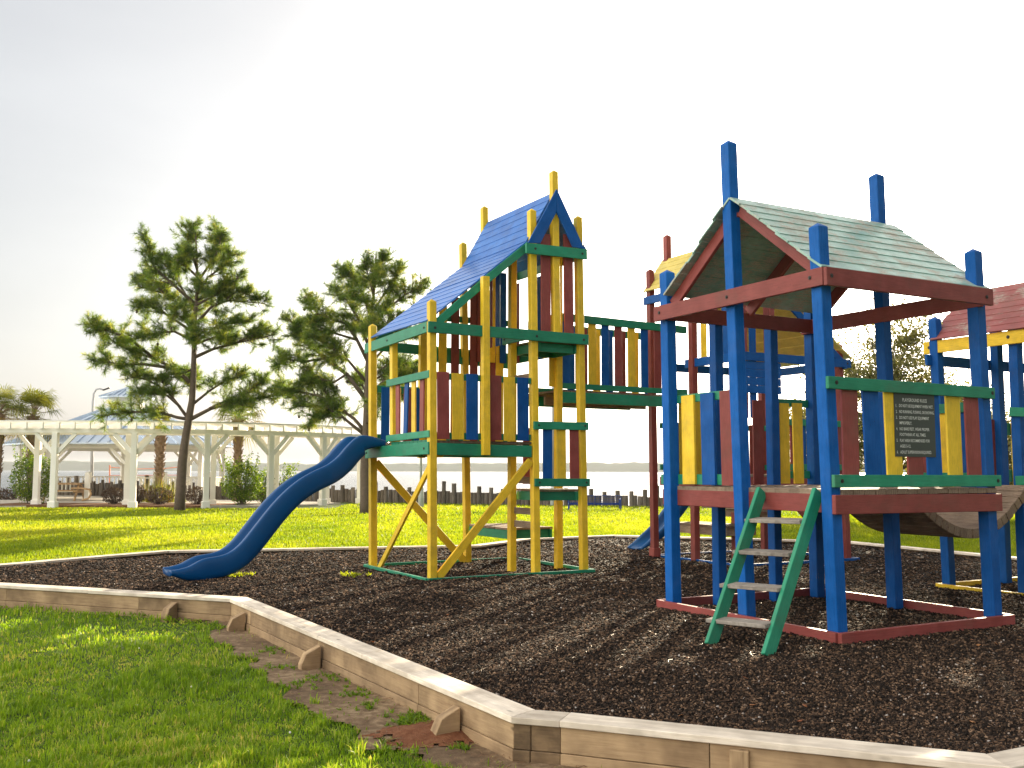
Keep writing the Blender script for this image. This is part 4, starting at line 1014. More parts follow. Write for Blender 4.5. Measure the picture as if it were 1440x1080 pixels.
# far lawn
def far_pts(n):
    out = []; tot = 0; pe = offset_poly(poly, -sg * .05)
    while tot < n:
        d = 1 / rng.uniform(1 / 60., 1 / 13.5, n); x = rng.uniform(-.8, .75, n) * d
        k = ~inpoly(x, d, pe) & (d < shore(x) - .2) & ((x < -1) | (d > 15)) & ~((d > 39) & (x < -7)); out.append(np.stack([x[k], d[k]], -1)); tot += k.sum()
    return np.concatenate(out)[:n]
P = far_pts(420000); tn = np.clip(rng.random(len(P)) * .5 + .55 * vnoise(P[:, 0], P[:, 1] * .5, 1.6, 51) + .3 * vnoise(P[:, 0], P[:, 1], .5, 52) - .22 , 0, 1)
blades('far_grass', P, .055 + .03 * vnoise(P[:, 0], P[:, 1], .8, 53), .0065 * np.clip(P[:, 1] / 7, 1.5, 5), tn, M['grass2'], lawn_z, .4, 'bright sunlit lawn beyond the play area')
# =================================================================== BACKGROUND
# water and far shore
mt, nt, out = newmat('lake_water'); p = nt.nodes.new('ShaderNodeBsdfPrincipled'); tc = nt.nodes.new('ShaderNodeTexCoord')
p.inputs['Base Color'].default_value = (.05, .07, .08, 1); p.inputs['Roughness'].default_value = .22
mp = nt.nodes.new('ShaderNodeMapping'); mp.inputs['Scale'].default_value = (.5, 1.4, 1); nt.links.new(tc.outputs['Object'], mp.inputs[0])
n1 = noise(nt, mp.outputs[0], .5, 6, .65)
nt.links.new(bump(nt, n1, 1.0, .5), p.inputs['Normal']); nt.links.new(p.outputs[0], out.inputs[0]); M['water'] = mt
me = bpy.data.meshes.new('water'); me.from_pydata([(-6000, 30, -1.0), (6000, 30, -1.0), (6000, 7500, -1.0), (-6000, 7500, -1.0)], [], [(0, 1, 2, 3)])
tag(link('water', me, M['water']), kind='structure')
M['shore'] = plain('distant_woods', (.07, .09, .05), .95, 0, .3, .02)
xs = np.arange(-3200, 3200, 8.); hh = 15 + 5 * vnoise(xs, xs * 0, 260, 61) + 3.5 * vnoise(xs, xs * 0, 50, 62) + 2.5 * vnoise(xs, xs * 0, 16, 63)
hh = hh * 1.05; yb = 2350 + 120 * vnoise(xs, xs * 0, 900, 64)
V_ = []; 
prof = [(0, -1.5), (4, .45), (10, .8), (30, 1.0), (60, .9), (160, .1), (160, -1.5)]
for (o_, f_) in prof:
    V_.append(np.stack([xs, yb + o_, (hh * f_ - 1 if f_ > 0 else np.full_like(xs, -2))], -1))
n = len(xs); V_ = np.concatenate(V_); q = []
for r_ in range(len(prof) - 1):
    i = np.arange(n - 1) + r_ * n; q.append(np.stack([i, i + 1, i + 1 + n, i + n], -1))
q = np.concatenate(q); me = rawmesh('far_shore', V_, q, np.full(len(q), 4)); tag(link('far_shore', me, M['shore']), 'low wooded shore across the lake fading in haze', 'wooded shore', kind='stuff')
# ---- path and beds
def slab(name, pts, z, th, mat):
    bm = bmesh.new(); t_ = [bm.verts.new((p.x, p.y, z)) for p in pts]; b_ = [bm.verts.new((p.x, p.y, z - th)) for p in pts]
    bm.faces.new(t_); bm.faces.new(b_[::-1])
    for i in range(len(t_)): bm.faces.new((t_[i], b_[i], b_[(i + 1) % len(t_)], t_[(i + 1) % len(t_)]))
    bmesh.ops.recalc_face_normals(bm, faces=bm.faces[:]); return tag(bmobj(name, bm, mat), kind='structure')
slab('path', [Vector((-26, 39.4, 0)), Vector((-11.5, 39.8, 0)), Vector((-8.2, 42.2, 0)), Vector((-7.5, 44, 0)), Vector((-10, 47, 0)), Vector((-30, 53, 0))], .075, .2, 'path')
slab('planting_bed', [Vector((-21.5, 39.55, 0)), Vector((-12.4, 39.7, 0)), Vector((-10.5, 42.5, 0)), Vector((-21, 42.8, 0))], .095, .1, 'bed')

# ---- pilings along the shore
bm = bmesh.new(); tube(bm, [(0, 0, 0), (0, 0, .7), (0, 0, 1.0)], [.13, .125, .12], 10)
pm = bpy.data.meshes.new('piling'); bm.to_mesh(pm); bm.free(); pm.materials.append(M['PILE'])
first = None; labels = ['short grey wooden piling in the shoreline bulkhead', 'tall grey wooden piling standing above its neighbours in the bulkhead']
k = 0; s = 0.0
A_ = Vector((-27.0, float(shore(np.array([-27.]))[0]), 0)); B_ = Vector((9.5, float(shore(np.array([9.5]))[0]), 0))
Lp = (B_ - A_).length; n = int(Lp / .19)
for i in range(n):
    c = A_.lerp(B_, (i + random.uniform(-.12, .12)) / n); t = i / n
    tall = i % 3 == 1
    if not tall and False: continue
    zt = (1.04 * (1 - t) + .58 * t) - (0 if tall else .19) + random.uniform(-.07, .09) * (1.3 if tall else .5) + (.22 if tall and random.random() < .22 else 0)
    o = bpy.data.objects.new('piling', pm); COL.objects.link(o)
    sc_ = random.uniform(.8, 1.05) * (.85 if tall else 1.0)
    o.location = (c.x, float(shore(np.array([c.x]))[0]) + (.0 if tall else .12), -1.6); o.scale = (sc_, sc_, zt + 1.6); o.rotation_euler = (random.uniform(-.015, .015), random.uniform(-.015, .015), random.uniform(0, 6))
    tag(o, labels[1] if tall else labels[0], 'piling', 'tall pilings of the shoreline bulkhead' if tall else 'short pilings of the shoreline bulkhead')

# ---- bench
M['bluemetal'] = plain('blue_bench_metal', (.01, .04, .22), .35, .1)
BN = thing('park_bench', AT(828, 719, 38.5), 'blue metal mesh bench on the far lawn facing the lake', 'bench')
def bx(y, x): return AT(x, y, 38.5)
sc1 = 38.5 / F
c0 = AT(836, 700, 38.5); W_b = 72 * sc1
def bp(dx, dy, z): return Vector((c0.x + dx, 38.5 + dy, z))
zs = AT(830, 709, 38.5).z; zg = -.0; ztp = AT(830, 697, 38.5).z
for sx in (-1, 0, 1):
    bm = bmesh.new(); x = sx * W_b / 2
    tube(bm, [bp(x, -.28, ztp), bp(x, -.22, zs + .02), bp(x, .22, zs + .03)], .022, 8)
    if sx: 
        tube(bm, [bp(x, .25, zg), bp(x, .25, zs + .12), bp(x, .18, zs + .19), bp(x, -.16, zs + .17), bp(x, -.22, zs + .08), bp(x, -.22, zg)], .024, 8)
    bmobj('side_frame', bm, 'bluemetal', BN)
def mesh_panel(name, a, b, c, d, nx, ny):
    bm = bmesh.new()
    for i in range(nx + 1):
        t = i / nx; tube(bm, [a.lerp(b, t), d.lerp(c, t)], .005 if 0 < i < nx else .016, 4)
    for i in range(ny + 1):
        t = i / ny; tube(bm, [a.lerp(d, t), b.lerp(c, t)], .005 if 0 < i < ny else .018, 4)
    bmobj(name, bm, 'bluemetal', BN)
w2 = W_b / 2
mesh_panel('backrest', bp(-w2, -.24, zs + .05), bp(w2, -.24, zs + .05), bp(w2, -.28, ztp), bp(-w2, -.28, ztp), 24, 4)
mesh_panel('seat', bp(-w2, -.2, zs), bp(w2, -.2, zs), bp(w2, .22, zs), bp(-w2, .22, zs), 24, 4)

# ---- lamp posts
M['lampgrey'] = plain('lamp_post_grey', (.42, .42, .42), .5, .2); M['lampwhite'] = plain('lamp_base_white', (.6, .62, .6), .5)
L1 = thing('street_lamp', AT(129, 705, 56), 'tall grey street lamp with curved arm behind the gazebo', 'street lamp')
p0 = AT(129, 700, 56); bm = bmesh.new()
pl = [p0 + UP * -.6, AT(129.5, 620, 56), AT(130.5, 565, 56), AT(132, 553, 56), AT(135.5, 547.5, 56), AT(140, 546.5, 56), AT(146, 548.5, 56)]
tube(bm, pl, [.10, .085, .07, .06, .055, .05, .045], 10); bmobj('pole', bm, 'lampgrey', L1, None, True)
bm = bmesh.new(); a_, b_ = AT(144.5, 548.8, 56), AT(155, 545, 56); addbox(bm, basis(b_ - a_, UP, (a_ + b_) / 2), (b_ - a_).length, .16, .07); bmesh.ops.bevel(bm, geom=bm.edges[:], offset=.02, segments=2, affect='EDGES'); bmobj('lamp_head', bm, 'bolt', L1)
for (x, yt, Y, lb) in ((592, 560, 41.0, 'slim pale lamp pole on a wide base seen through the legs of the yellow tower'), (777.5, 500, 43.0, 'slim grey lamp pole rising behind the footbridge of the yellow tower')):
    L2 = thing('lamp_pole', AT(x, 715, Y), lb, 'lamp pole'); b_ = AT(x, 712, Y)
    bm = bmesh.new(); tube(bm, [b_, AT(x, yt, Y)], .055, 10); bmobj('pole', bm, 'lampwhite' if x < 600 else 'lampgrey', L2, None, True)
    bm = bmesh.new(); tube(bm, [b_ - UP * .3, b_ + UP * .75, b_ + UP * .95], [.12, .11, .06], 12); bmobj('pole_base', bm, 'lampwhite', L2, None, True)
    bm = bmesh.new(); tp = AT(x, yt, Y); tube(bm, [tp, tp + UP * .12, tp + UP * .45, tp + UP * .55], [.07, .16, .2, .03], 10); bmobj('lamp_head', bm, 'lampgrey', L2, None, True)

# ---- pergola (curved)
PG = thing('pergola', Vector((-14, 39.5, 0)), 'long curved cream-white wooden pergola left of the playground', 'pergola')
fpx = [(-42, 38.8), (74, 38.6), (186, 38.7), (289, 39.4), (379, 40.6), (453, 42.3), (506, 44.2)]
bpx = [(-70, 40.9), (50, 40.8), (178, 40.9), (298.5, 41.5), (386.5, 42.6), (458, 44.2), (508, 46.0)]
ztop_ = 2.93
def pbase(px, Y, y=716): q = AT(px, y, Y); return Vector((q.x, q.y, 0))
FP = [pbase(*a) for a in fpx]; BPs = [pbase(*a) for a in bpx]
# make back row parallel in plan
PW = .19
for row, nm in ((FP, 0), (BPs, 1)):
    for i, c in enumerate(row):
        d = (row[min(i + 1, len(row) - 1)] - row[max(i - 1, 0)]).normalized()
        c = Vector((c.x, c.y, 0))
        pst = board(PG, 'post', 'white', c + UP * -.2, c + UP * ztop_, PW + .03, PW + .03, d.cross(UP), .01)
        bmb = bmesh.new(); addbox(bmb, basis(UP, d.cross(UP), c + UP * .13), .3, PW + .12, PW + .12); bmesh.ops.bevel(bmb, geom=bmb.edges[:], offset=.02, segments=1, affect='EDGES')
        mwb = basis(UP, d.cross(UP), c); bmesh.ops.transform(bmb, matrix=mwb.inverted(), verts=bmb.verts); bmobj('post_base', bmb, 'white', pst, mwb)
        for sgn in (-1, 1):
            if 0 <= i + sgn < len(row):
                e = (row[i + sgn] - c).normalized()
                board(PG, 'brace', 'white', c + e * .08 + UP * (ztop_ - .78), c + e * .78 + UP * (ztop_ - .02), .15, .09, d.cross(UP))
    for i in range(len(row) - 1):
        a_, b_ = row[i], row[i + 1]; nn = (b_ - a_).cross(UP).normalized()
        board(PG, 'beam', 'white', a_ + UP * (ztop_ + .075), b_ + UP * (ztop_ + .075), .17, .2, nn, .005, .02 - nm * .005)
# rafters across and slats on top
nr = 0
for i in range(len(FP) - 1):
    L_ = (FP[i + 1] - FP[i]).length; k = max(3, round(L_ / .62))
    for j in range(k):
        t = j / k; a_ = FP[i].lerp(FP[i + 1], t); b_ = BPs[i].lerp(BPs[i + 1], t); d = (b_ - a_).normalized()
        board(PG, 'rafter', 'white', a_ - d * .55 + UP * (ztop_ + .26), b_ + d * .55 + UP * (ztop_ + .28), .24, .05, UP.cross(d) if False else d.cross(UP))
for r_ in range(13):
    f_ = -.22 + 1.44 * r_ / 12
    bm = bmesh.new()
    pts = [FP[i].lerp(BPs[i], f_) + UP * (ztop_ + .43) for i in range(len(FP))]
    for a_, b_ in zip(pts, pts[1:]): addbox(bm, basis(b_ - a_, UP, (a_ + b_) / 2), (b_ - a_).length + .01, .05, .05)
    bmobj('slat', bm, 'white', PG)

# ---- gazebo
GZ = Vector((AT(174, 700, 50.5).x, 50.5, 0))
GB_ = thing('gazebo', GZ, 'large cream gazebo with two-tier blue-grey metal roof behind the pergola', 'gazebo')
def ring(R, z, n=8, ph=math.pi / 8, sx=1): return [GZ + Vector((R * math.cos(ph + 2 * math.pi * k / n) * sx, R * math.sin(ph + 2 * math.pi * k / n), z)) for k in range(n)]
RE = 5.55; z_e = AT(24, 626, 50.5).z; z_c = AT(174, 576, 50.5).z; rc = 1.1
def roofmesh(name, R0, z0, R1, z1, n=8, nse=9):
    bm = bmesh.new(); lo = ring(R0, z0); hi = ring(R1, z1)
    for k in range(n):
        a_, b_, c_, d_ = lo[k], lo[(k + 1) % n], hi[(k + 1) % n], hi[k]
        nn = (b_ - a_).cross(d_ - a_).normalized(); nn = nn if nn.z > 0 else -nn
        vs_ = [bm.verts.new(p) for p in (a_, b_, c_, d_)]; bm.faces.new(vs_)
        ws = [bm.verts.new(p - UP * .06) for p in (a_, b_, c_, d_)]; bm.faces.new(ws[::-1]); bm.faces.new((vs_[0], ws[0], ws[1], vs_[1]))
        for j in range(nse + 1):
            t = j / nse; e0 = a_.lerp(b_, t); mid = (d_ + c_) / 2
            # standing seams run up the slope, cut at the hips
            up_ = ((c_ + d_) / 2 - (a_ + b_) / 2); w0 = (b_ - a_).length; w1 = (c_ - d_).length
            off_ = abs(t - .5) * w0; lim = 1.0 if off_ <= w1 / 2 else (w0 / 2 - off_) / max(1e-6, (w0 - w1) / 2)
            if lim < .03: continue
            e1 = e0 + up_ * lim; addbox(bm, basis(e1 - e0, nn, (e0 + e1) / 2 + nn * .03), (e1 - e0).length, .05, .06)
        addbox(bm, basis(d_ - a_, UP, (a_ + d_) / 2 + UP * .03), (d_ - a_).length, .16, .06)
    return bmobj(name, bm, 'metalroof', GB_)
roofmesh('roof', RE, z_e, rc, z_c)
z_c2 = AT(174, 559, 50.5).z
bm = bmesh.new(); lo = ring(.85, z_c - .15); hi = ring(.85, z_c2 + .1)
for k in range(8): bm.faces.new([bm.verts.new(p) for p in (lo[k], lo[(k + 1) % 8], hi[(k + 1) % 8], hi[k])])
cup = bmobj('cupola', bm, 'white', GB_)
roofmesh('cupola_roof', 1.35, z_c2, .03, AT(174, 546, 50.5).z, nse=4)
RP = 4.75; pr8 = ring(RP, 0)
for k in range(8):
    a_, b_ = pr8[k], pr8[(k + 1) % 8]; e = (b_ - a_).normalized()
    pst = board(GB_, 'post', 'white', a_, a_ + UP * (z_e - .02), .2, .2, e.cross(UP), .01)
    board(GB_, 'beam', 'white', a_ + UP * (z_e - .12) + e * .11, b_ + UP * (z_e - .12) - e * .11, .24, .12, e.cross(UP))
    for q_, s_ in ((a_, 1), (b_, -1)): board(GB_, 'brace', 'white', q_ + e * s_ * .1 + UP * (z_e - .95), q_ + e * s_ * .8 + UP * (z_e - .22), .13, .09, e.cross(UP))
    if k != 5:
        rp_ = [pr8[k] + Vector((0, 0, 0)), pr8[(k + 1) % 8]]
        bm = bmesh.new()
        for z in (.35, 1.12): addbox(bm, basis(e, UP, (a_ + b_) / 2 + UP * z), (b_ - a_).length - .2, .09, .06)
        nb = 17
        for j in range(1, nb): addbox(bm, basis(UP, e.cross(UP), a_.lerp(b_, j / nb) + UP * .73), .72, .055, .04)
        bmobj('balustrade', bm, 'white', GB_)
    for q_ in ((a_ * .5 + b_ * .5),):
        board(GB_, 'newel_post', 'white', q_, q_ + UP * 1.35, .2, .2, e.cross(UP), .01, 0, .08)
slab('gazebo_floor', ring(5.1, 0), .14, .4, 'path')

# ---- picnic table
M['picnic'] = wood('tan_picnic_wood', (.62, .42, .22), (.42, .26, .13), .7)
pc = AT(93, 708, 46.0); pc = Vector((pc.x, pc.y, .08)); PT = thing('picnic_table', pc, 'tan wooden picnic table with attached benches under the pergola', 'picnic table')
def pp(x, y, z): return pc + Vector((x, y, z))
for i in range(5): board(PT, 'tabletop', 'picnic', pp(-.95, -.32 + i * .16, .76), pp(.75, -.32 + i * .16, .76), .15, .04, UP) if i == 0 else None
bm = bmesh.new()
for i in range(5): addbox(bm, basis(Vector((1, 0, 0)), UP, pp(-.1, -.32 + i * .16, .80)), 1.75, .15, .035)
bmobj('tabletop', bm, 'picnic', PT)
for y in (-.75, .75):
    bm = bmesh.new()
    for i in (-1, 1): addbox(bm, basis(Vector((1, 0, 0)), UP, pp(-.1, y + i * .07, .46)), 1.75, .13, .035)
    bmobj('seat', bm, 'picnic', PT)
for x in (-.8, .6):
    for s in (-1, 1): board(PT, 'leg', 'picnic', pp(x, s * .55, 0), pp(x, s * .12, .74), .1, .06, Vector((1, 0, 0)))
    board(PT, 'crossbar', 'picnic', pp(x + .06, -.8, .42), pp(x + .06, .8, .42), .1, .04, Vector((1, 0, 0)))
# curved seat end
bm = bmesh.new(); c1 = AT(112, 708, 45.6); c1 = Vector((c1.x, c1.y, .1))
tube(bm, [c1 + Vector((-.4, 0, .55)), c1 + Vector((.1, 0, .55)), c1 + Vector((.42, 0, .5)), c1 + Vector((.5, 0, .3)), c1 + Vector((.4, 0, .1)), c1 + Vector((.1, 0, .0))], .045, 8)
bmobj('bench_frame', bm, 'picnic', PT, None, True)
# volleyball net
M['orange'] = plain('orange_net_tape', (.75, .22, .10), .6)
NT = thing('volleyball_net', AT(155, 700, 60), 'faded orange volleyball net seen behind the gazebo', 'net')
bm = bmesh.new(); tube(bm, [AT(154.5, 657, 60), AT(190, 659.5, 60), AT(230, 659, 60), AT(262, 655.5, 60)], .025, 6); tube(bm, [AT(154.5, 668.5, 60), AT(262, 668, 60)], .02, 6); bmobj('tape', bm, 'orange', NT)
for x in (154.5, 262): 
    bm = bmesh.new(); b_ = AT(x, 690, 60); tube(bm, [Vector((b_.x, b_.y, -1.2)), AT(x, 654, 60)], .04, 6); bmobj('pole', bm, 'orange', NT)

# =================================================================== VEGETATION
def leaf_cloud_arrays(C, size, n_axis=None, flat=.3):
    """one quad-ish leaf per centre, random orientation"""
    n = len(C); a = rng.normal(size=(n, 3)); a /= np.linalg.norm(a, axis=1)[:, None]; b = rng.normal(size=(n, 3)); b -= a * (a * b).sum(1)[:, None]; b /= np.linalg.norm(b, axis=1)[:, None]
    s = size * rng.uniform(.6, 1.3, n); c = np.cross(a, b) * (s * .12)[:, None]
    V_ = np.stack([C - a * s[:, None] / 2, C + b * (s * .28)[:, None] + c, C + a * s[:, None] / 2, C - b * (s * .28)[:, None] + c], 1).reshape(-1, 3)
    return V_
def leaves(name, C, size, tone, mat, parent=None):
    V_ = leaf_cloud_arrays(C, size); n = len(C); me = rawmesh(name, V_, np.arange(n * 4), np.full(n, 4), np.repeat(tone, 4)); return link(name, me, mat, parent)
M['bark'] = plain('pine_bark', (.13, .095, .068), .95, 0, .45, 9, 1.0)
M['bark2'] = plain('oak_bark', (.10, .08, .065), .95, 0, .4, 8, 1.0)
M['needle'] = leafmat('pine_needles', (.05, .10, .028), (.14, .21, .045), (.36, .36, .09), .5, .45, 1.9)
def pine(base, trunk, limbs, Y, label, dens=1.0, seed=1, r0=.19):
    rr_ = random.Random(seed); g = np.random.default_rng(seed)
    root = thing('pine_tree', base, label, 'pine tree', 'pine trees on the far lawn')
    T = [AT(x, y, Y) for x, y in trunk]; T[0].z = -.15
    # smoother trunk
    bm = bmesh.new(); n = len(T); rad = [r0 * 1.15] + [r0 * (1 - .86 * i / (n - 1)) for i in range(1, n)]
    tube(bm, T, rad, 12); bmobj('trunk', bm, 'bark', root, None, True)
    tips = []; lb = bmesh.new()
    def grow(p0, p1, r, lvl):
        d = p1 - p0; L = d.length; pts = [p0]; k = 5
        side = Vector((rr_.uniform(-1, 1), rr_.uniform(-1, 1), rr_.uniform(-.5, 1))).normalized() * L * .05
        for i in range(1, k + 1): pts.append(p0.lerp(p1, i / k) + side * math.sin(math.pi * i / k) + Vector((rr_.gauss(0, .02), rr_.gauss(0, .02), rr_.gauss(0, .02))) * L * .4)
        tube(lb, pts, [r * (1 - .75 * i / k) for i in range(k + 1)], 5 if lvl else 7)
        return pts
    allimbs = []
    for limb in limbs:
        w = [Vector(AT(x, y, Y)) for x, y in limb]
        dep = rr_.uniform(-.8, .8) * min(1.6, .25 * (w[-1] - w[0]).length + .3)
        for i in range(1, len(w)): w[i].y += dep * i / (len(w) - 1)
        Lt = sum((b - a).length for a, b in zip(w, w[1:])); r = .022 + .018 * Lt ** .9
        nw = len(w); tube(lb, w, [r * (1 - .75 * i / (nw - 1)) for i in range(nw)], 7)
        allimbs.append((w, Lt))
    # hidden-depth limbs (towards and away from the camera)
    for i in range(9):
        t = rr_.uniform(.38, .92); j = t * (n - 1); a_ = T[int(j)].lerp(T[min(n - 1, int(j) + 1)], j % 1)
        L = (1 - t) * 3.2 + .5; s = 1 if i % 2 else -1; e = a_ + Vector((rr_.uniform(-.6, .6) * L, s * L, L * .35)); w = [a_, a_.lerp(e, .5) + UP * .1, e]
        tube(lb, w, [.05, .035, .015], 6); allimbs.append((w, L))
    for w, Lt in allimbs:
        nt_ = int((6 + Lt * 11) * dens)
        for k in range(nt_):
            t = (.30 if Lt > 1.5 else .1) + (.9 if Lt <= 1.5 else .70) * (k + rr_.random()) / nt_; t = min(t, 1)
            j = t * (len(w) - 1); i0 = min(int(j), len(w) - 2); p = w[i0].lerp(w[i0 + 1], j - i0); d = (w[i0 + 1] - w[i0]).normalized()
            L = rr_.uniform(.22, .75) * (1.15 - t * .55) * min(1.2, .5 + Lt * .25)
            rnd = Vector((rr_.gauss(0, 1), rr_.gauss(0, 1), rr_.gauss(.35, .75))).normalized(); e = p + (d * .75 + rnd * .9).normalized() * L
            pts = grow(p, e, .012 + .006 * L, 1); tips.append((e, (e - p).normalized(), 1.0))
            for q in range(rr_.randint(2, 4)):
                p2 = p.lerp(e, rr_.uniform(.35, .95)); r2 = Vector((rr_.gauss(0, 1), rr_.gauss(0, 1), rr_.gauss(.3, .7))).normalized(); e2 = p2 + ((e - p).normalized() * .6 + r2 * .8).normalized() * rr_.uniform(.12, .32)
                tips.append((e2, (e2 - p2).normalized(), .85)); tube(lb, [p2, e2], [.009, .005], 4)
        tips.append((w[-1], (w[-1] - w[-2]).normalized(), 1.1))
    tips.append((T[-1], UP, 1.2))
    bmobj('limbs', lb, 'bark', root, None, True)
    # needle bundles
    NN = 44; nT = len(tips); E = np.array([t[0][:] for t in tips]); D = np.array([t[1][:] for t in tips]); S = np.array([t[2] for t in tips])
    E = np.repeat(E, NN, 0); D = np.repeat(D, NN, 0); S = np.repeat(S, NN)
    n = len(E); back = g.uniform(-.2, .03, n); B = E + D * back[:, None]
    dr = D * g.uniform(.15, 1.0, n)[:, None] + g.normal(0, .62, (n, 3)) + np.array([0, 0, .12]); dr /= np.linalg.norm(dr, axis=1)[:, None]
    L = .21 * S * g.uniform(.6, 1.2, n); sd = np.cross(dr, g.normal(size=(n, 3))); sd /= np.linalg.norm(sd, axis=1)[:, None]; w_ = .005
    tip = B + dr * L[:, None] - np.array([0, 0, .02])
    V_ = np.stack([B - sd * w_, B + sd * w_, tip + sd * w_ * .5, tip - sd * w_ * .5], 1).reshape(-1, 3)
    tt = np.repeat(np.clip(g.normal(.5, .27, nT), 0, .95), NN) + g.normal(0, .1, n)
    me = rawmesh('needles', V_, np.arange(n * 4), np.full(n, 4), np.repeat(np.clip(tt, 0, 1), 4)); link('needles', me, M['needle'], root)
    # cones
    cb = bmesh.new(); bmesh.ops.create_icosphere(cb, subdivisions=2, radius=.045, matrix=Matrix.Diagonal((1, 1, 1.45, 1)))
    cone = bmobj('cone', cb, 'bark', root, Matrix.Translation(tips[rr_.randrange(nT)][0] - UP * .08))
    for k in range(28):
        c2 = cone.copy(); COL.objects.link(c2); c2.parent = root
        c2.matrix_basis = WM(root).inverted() @ Matrix.Translation(tips[rr_.randrange(nT)][0] - UP * .08)
    print('pine tips', nT, 'needles', n); return root
def c1_(l): return [(100 + x / 2.571, 300 + y / 2.571) for x, y in l]
def c2_(l): return [(380 + x / 2.7, 330 + y / 2.7) for x, y in l]
pine(AT(253, 722, 36), c1_([(391, 1082), (396, 1000), (402, 900), (413, 820), (425, 745), (437, 680), (441, 620), (444, 520), (446, 420), (452, 330), (457, 250), (455, 170), (450, 70)]),
     [c1_(l) for l in ([(425, 745), (385, 738), (330, 720), (220, 720), (135, 735)], [(422, 740), (385, 690), (345, 640), (270, 600), (215, 590)], [(395, 700), (350, 660), (300, 650), (240, 650)],
      [(430, 610), (370, 560), (300, 525), (200, 490), (110, 440)], [(370, 560), (260, 545), (170, 545), (95, 530)], [(300, 525), (220, 455), (150, 430), (100, 410)], [(440, 460), (380, 430), (300, 440), (240, 470)],
      [(445, 400), (400, 340), (330, 285), (225, 255)], [(440, 430), (370, 380), (300, 340), (250, 340)], [(450, 330), (380, 265), (310, 200), (285, 110)], [(330, 285), (280, 230), (240, 210)], [(446, 350), (400, 270), (360, 200), (340, 160)],
      [(430, 745), (500, 705), (600, 675), (700, 660), (765, 645)], [(600, 675), (660, 630), (700, 600)], [(440, 690), (500, 640), (560, 600), (620, 585)], [(500, 705), (560, 680), (600, 690), (650, 700)],
      [(447, 520), (510, 490), (600, 465), (735, 435)], [(600, 465), (650, 440), (700, 410)], [(447, 470), (510, 420), (560, 400), (640, 390)], [(450, 400), (500, 340), (560, 310), (690, 320)], [(560, 310), (600, 280), (660, 300)],
      [(455, 290), (500, 235), (560, 200), (600, 160)], [(455, 250), (500, 180), (520, 120), (510, 55)], [(455, 200), (430, 130), (415, 80), (430, 45)], [(455, 330), (540, 290), (610, 240)], [(500, 180), (545, 130), (550, 80)], [(455, 170), (410, 150), (390, 130)], [(447, 560), (380, 590), (330, 600)])],
     36, 'open pine tree with forked low limbs in front of the pergola', .98, 3)
pine(AT(514, 721, 35), c2_([(362, 1060), (360, 1000), (358, 900), (361, 800), (366, 700), (368, 600), (370, 500), (378, 400), (386, 300), (395, 200), (402, 75)]),
     [c2_(l) for l in ([(358, 745), (320, 700), (270, 665), (200, 590), (130, 500)], [(360, 620), (290, 530), (210, 470), (120, 400), (60, 310)], [(210, 470), (130, 480), (50, 470), (20, 490)], [(270, 665), (180, 610), (90, 590), (15, 590)],
      [(358, 760), (270, 690), (190, 650), (110, 650)], [(270, 690), (200, 690), (140, 715)], [(365, 560), (300, 480), (250, 440), (180, 400)], [(370, 480), (330, 400), (290, 340), (180, 300), (140, 250)], [(180, 300), (130, 330), (80, 380)],
      [(375, 430), (340, 330), (290, 250), (245, 210)], [(385, 330), (350, 220), (310, 150), (270, 140)], [(395, 250), (380, 170), (360, 110)], [(390, 290), (430, 230), (470, 170), (490, 140)], [(385, 350), (450, 280), (520, 230), (580, 205)],
      [(378, 420), (430, 360), (500, 330), (560, 300)], [(370, 560), (420, 510), (470, 480), (530, 500)], [(368, 620), (430, 560), (500, 540), (570, 520)], [(370, 500), (430, 440), (500, 400), (560, 390)], [(395, 200), (420, 130), (440, 90)], [(366, 690), (420, 640), (470, 620), (520, 600)],
      [(290, 530), (240, 560), (170, 540), (120, 560)], [(330, 400), (260, 380), (200, 360), (160, 340)])],
     35, 'full-crowned pine tree right behind the long blue slide', 1.15, 5)

# ---- bushes
M['hib'] = leafmat('hibiscus_leaves', (.04, .09, .012), (.12, .20, .02), (.30, .34, .05), .45, .45, 1.8)
M['purple'] = leafmat('purple_hedge_leaves', (.03, .018, .018), (.085, .05, .042), (.16, .12, .07), .25, .5, 1.3)
def bush(name, c, rx, ry, h, n, ls, mat, label, group=None, shell=.55, spikes=0, stems=True):
    root = thing(name, c, label, 'shrub', group); g = rng
    d = g.normal(size=(n, 3)); d /= np.linalg.norm(d, axis=1)[:, None]; d[:, 2] = d[:, 2]
    rad = (shell + (1 - shell) * g.random(n)) ; lump = .86 + .28 * vnoise(d[:, 0] * 3 + d[:, 1] * 2, d[:, 2] * 3 + d[:, 1], .55, int(abs(c.x) * 7) + 5)
    P_ = d * (rad * lump)[:, None] * np.array([rx, ry, h / 2]) + np.array([c.x, c.y, c.z + h / 2])
    P_[:, 2] = np.maximum(P_[:, 2], c.z + .02)
    if spikes:
        S_ = []
        for k in range(spikes):
            b_ = np.array([c.x + g.uniform(-.8, .8) * rx, c.y + g.uniform(-.8, .8) * ry, c.z + h * .75]); L = g.uniform(.2, .65) * h * .55; t = g.random(26)[:, None]
            S_.append(b_ + t * np.array([g.uniform(-.15, .15), g.uniform(-.15, .15), L + h * .12]) + g.normal(0, .03, (26, 3)))
        P_ = np.concatenate([P_] + S_)
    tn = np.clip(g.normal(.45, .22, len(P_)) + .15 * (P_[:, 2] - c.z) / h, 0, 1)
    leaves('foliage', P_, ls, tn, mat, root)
    bm = bmesh.new()
    for k in range(12):
        b_ = Vector((c.x + random.uniform(-.2, .2) * rx, c.y + random.uniform(-.2, .2) * ry, c.z)); tube(bm, [b_, b_ + Vector((random.uniform(-.6, .6) * rx, random.uniform(-.6, .6) * ry, h * .75))], [.02, .008], 5)
    bmobj('stems', bm, 'bark2', root); return root
